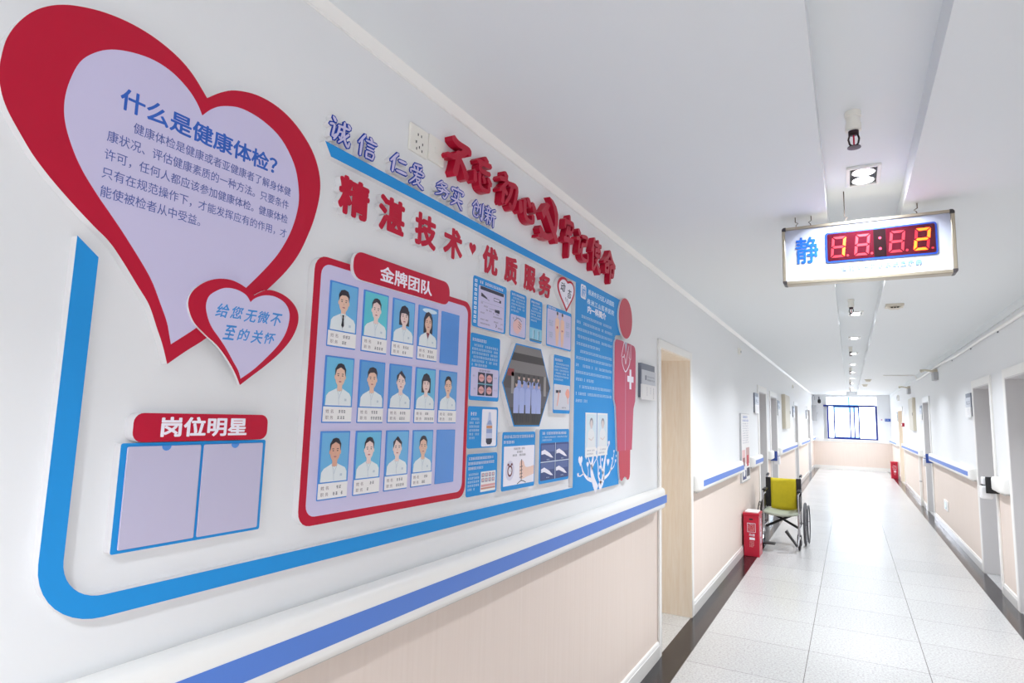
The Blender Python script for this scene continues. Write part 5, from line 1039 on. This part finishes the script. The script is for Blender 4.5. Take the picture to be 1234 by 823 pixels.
# ------------------------------------------------------------------ wheelchair
CHROME = mat('chrome_tube', '#A9A9AD', 0.22, metal=0.9); YELLOW = mat('canvas_yellow', '#E3CF1F', 0.65, noise=0.15, nscale=30, bump=0.1); SEATG = mat('seat_grey_green', '#A9AF9E', 0.6); VINYL = mat('black_vinyl', '#19181B', 0.45); TIRE = mat('tyre_grey', '#4A4A4E', 0.6); RIMM = mat('rim_grey', '#77787C', 0.35, metal=0.5)
wc = thing('wheelchair', 'folding wheelchair with yellow back facing the viewer by the left wall', 'wheelchair', (-0.77, 8.4, 0))
cx = -0.768
for s in (-1, 1):
    x = cx + s*0.195; b = MB()
    b.tube([(x, 8.64, 0.30), (x, 8.64, 0.70), (x, 8.65, 0.80), (x, 8.69, 0.825)], 0.0115, CHROME, 10)
    b.tube([(x, 8.62, 0.645), (x, 8.30, 0.645), (x, 8.25, 0.635), (x, 8.235, 0.60), (x, 8.235, 0.30), (x, 8.20, 0.20), (x, 8.10, 0.10), (x, 8.02, 0.085)], 0.011, CHROME, 10)
    b.tube([(x, 8.64, 0.42), (x, 8.235, 0.42)], 0.011, CHROME, 10); b.tube([(x, 8.64, 0.24), (x, 8.235, 0.24)], 0.010, CHROME, 10); b.tube([(x, 8.64, 0.24), (x, 8.64, 0.32)], 0.011, CHROME, 10)
    b.build('side_frame', wc)
    MB().tube([(x, 8.67, 0.815), (x, 8.72, 0.828), (x, 8.80, 0.828)], 0.015, VINYL, 10).build('push_handle', wc)
    MB().box(x-0.022, x+0.022, 8.30, 8.56, 0.655, 0.678, VINYL).build('armrest', wc, bevel=0.006)
    MB().box(x-0.004+s*0.012, x+0.004+s*0.012, 8.28, 8.60, 0.44, 0.60, VINYL).build('side_panel', wc, bevel=0.003)
    wx = cx + s*0.245; b = MB()
    b.torus((wx, 8.60, 0.258), (1, 0, 0), 0.232, 0.008, RIMM, 40, 8); b.lathe((wx-0.03, 8.60, 0.258), (1, 0, 0), [(0.012, 0), (0.028, 0.01), (0.028, 0.05), (0.012, 0.06)], CHROME, 14)
    for k in range(12):
        a = math.pi*2*k/12; b.tube([(wx, 8.60+0.025*math.cos(a), 0.258+0.025*math.sin(a)), (wx, 8.60+0.230*math.cos(a), 0.258+0.230*math.sin(a))], 0.002, CHROME, 5)
    b.tube([(cx + s*0.18, 8.60, 0.258), (wx, 8.60, 0.258)], 0.010, CHROME, 10)
    rw = b.build('rear_wheel', wc)
    b = MB(); b.torus((wx, 8.60, 0.258), (1, 0, 0), 0.245, 0.013, TIRE, 44, 8); b.build('tyre', rw)
    b = MB(); hx_ = wx + s*0.038; b.torus((hx_, 8.60, 0.258), (1, 0, 0), 0.225, 0.007, TIRE, 40, 8)
    for k in range(6):
        a = math.pi*2*k/6; b.tube([(wx, 8.60+0.230*math.cos(a), 0.258+0.230*math.sin(a)), (hx_, 8.60+0.225*math.cos(a), 0.258+0.225*math.sin(a))], 0.004, CHROME, 6)
    b.build('hand_rim', rw)
    kx = cx + s*0.200; b = MB()
    b.tube([(kx, 8.22, 0.24), (kx, 8.215, 0.175)], 0.012, CHROME, 10); b.box(kx-0.022, kx+0.022, 8.185, 8.235, 0.160, 0.176, BLACK)
    for q in (-1, 1): b.box(kx+q*0.020-0.003, kx+q*0.020+0.003, 8.165, 8.225, 0.06, 0.165, BLACK)
    cf = b.build('front_caster', wc)
    b = MB(); b.lathe((kx-0.014, 8.185, 0.068), (1, 0, 0), [(0.03, 0), (0.058, 0.001), (0.068, 0.007), (0.068, 0.021), (0.058, 0.027), (0.03, 0.028)], BLACK, 24); b.build('caster_wheel', cf)
b = MB()
for s in (-1, 1): b.tube([(cx - s*0.19, 8.42+s*0.012, 0.415), (cx + s*0.19, 8.42+s*0.012, 0.215)], 0.015, VINYL, 10)
b.build('cross_brace', wc)
b = MB(); V = []; n = 10
for j, y in enumerate((8.20, 8.22, 8.42, 8.62)):
    for i in range(n+1):
        q = i/n*2-1; V.append((cx + q*0.19, y, 0.432 - 0.03*(1-q*q) - (0.02 if j == 0 else 0)))
Fc = [(j*(n+1)+i, j*(n+1)+i+1, (j+1)*(n+1)+i+1, (j+1)*(n+1)+i) for j in range(3) for i in range(n)]
b.faces(V, Fc, SEATG); st = b.build('seat', wc); md = st.modifiers.new('thick', 'SOLIDIFY'); md.thickness = 0.018; md.offset = -1
b = MB(); V = []
for j in range(9):
    z = 0.398 + j/8*0.397
    for i in range(n+1):
        q = i/n*2-1; V.append((cx + q*0.15, 8.622 + 0.03*(1-q*q) + 0.012*(1-j/8), z - (0.004*(1-q*q) if j == 8 else 0)))
Fc = [(j*(n+1)+i, j*(n+1)+i+1, (j+1)*(n+1)+i+1, (j+1)*(n+1)+i) for j in range(8) for i in range(n)]
b.faces(V, Fc, YELLOW); bk = b.build('backrest', wc); md = bk.modifiers.new('thick', 'SOLIDIFY'); md.thickness = 0.012; md.offset = 0
for s in (-1, 1): MB().box(cx+s*0.178-0.03, cx+s*0.178+0.03, 8.612, 8.632, 0.43, 0.80, VINYL).build('back_side_strip', wc, bevel=0.006)
for s, folded in ((-1, 0), (1, 1)):
    x = cx + s*0.195; b = MB()
    b.tube([(x, 8.02, 0.085), (x - s*0.01, 7.99, 0.09)], 0.012, CHROME, 10); fr = b.build('foot_rest', wc)
    if folded: MB().prism(Frame((x, 7.99, 0), (-s, 0, 0), (0, 0, 1), (0, 1, 0)), [(0.0, 0.075), (0.012, 0.075), (0.135, 0.235), (0.115, 0.25)], -0.03, 0.06, BLACK).build('foot_plate', fr, bevel=0.003)
    else: MB().box(x+0.01, x+0.15, 7.93, 8.05, 0.078, 0.092, BLACK).build('foot_plate', fr, bevel=0.003)
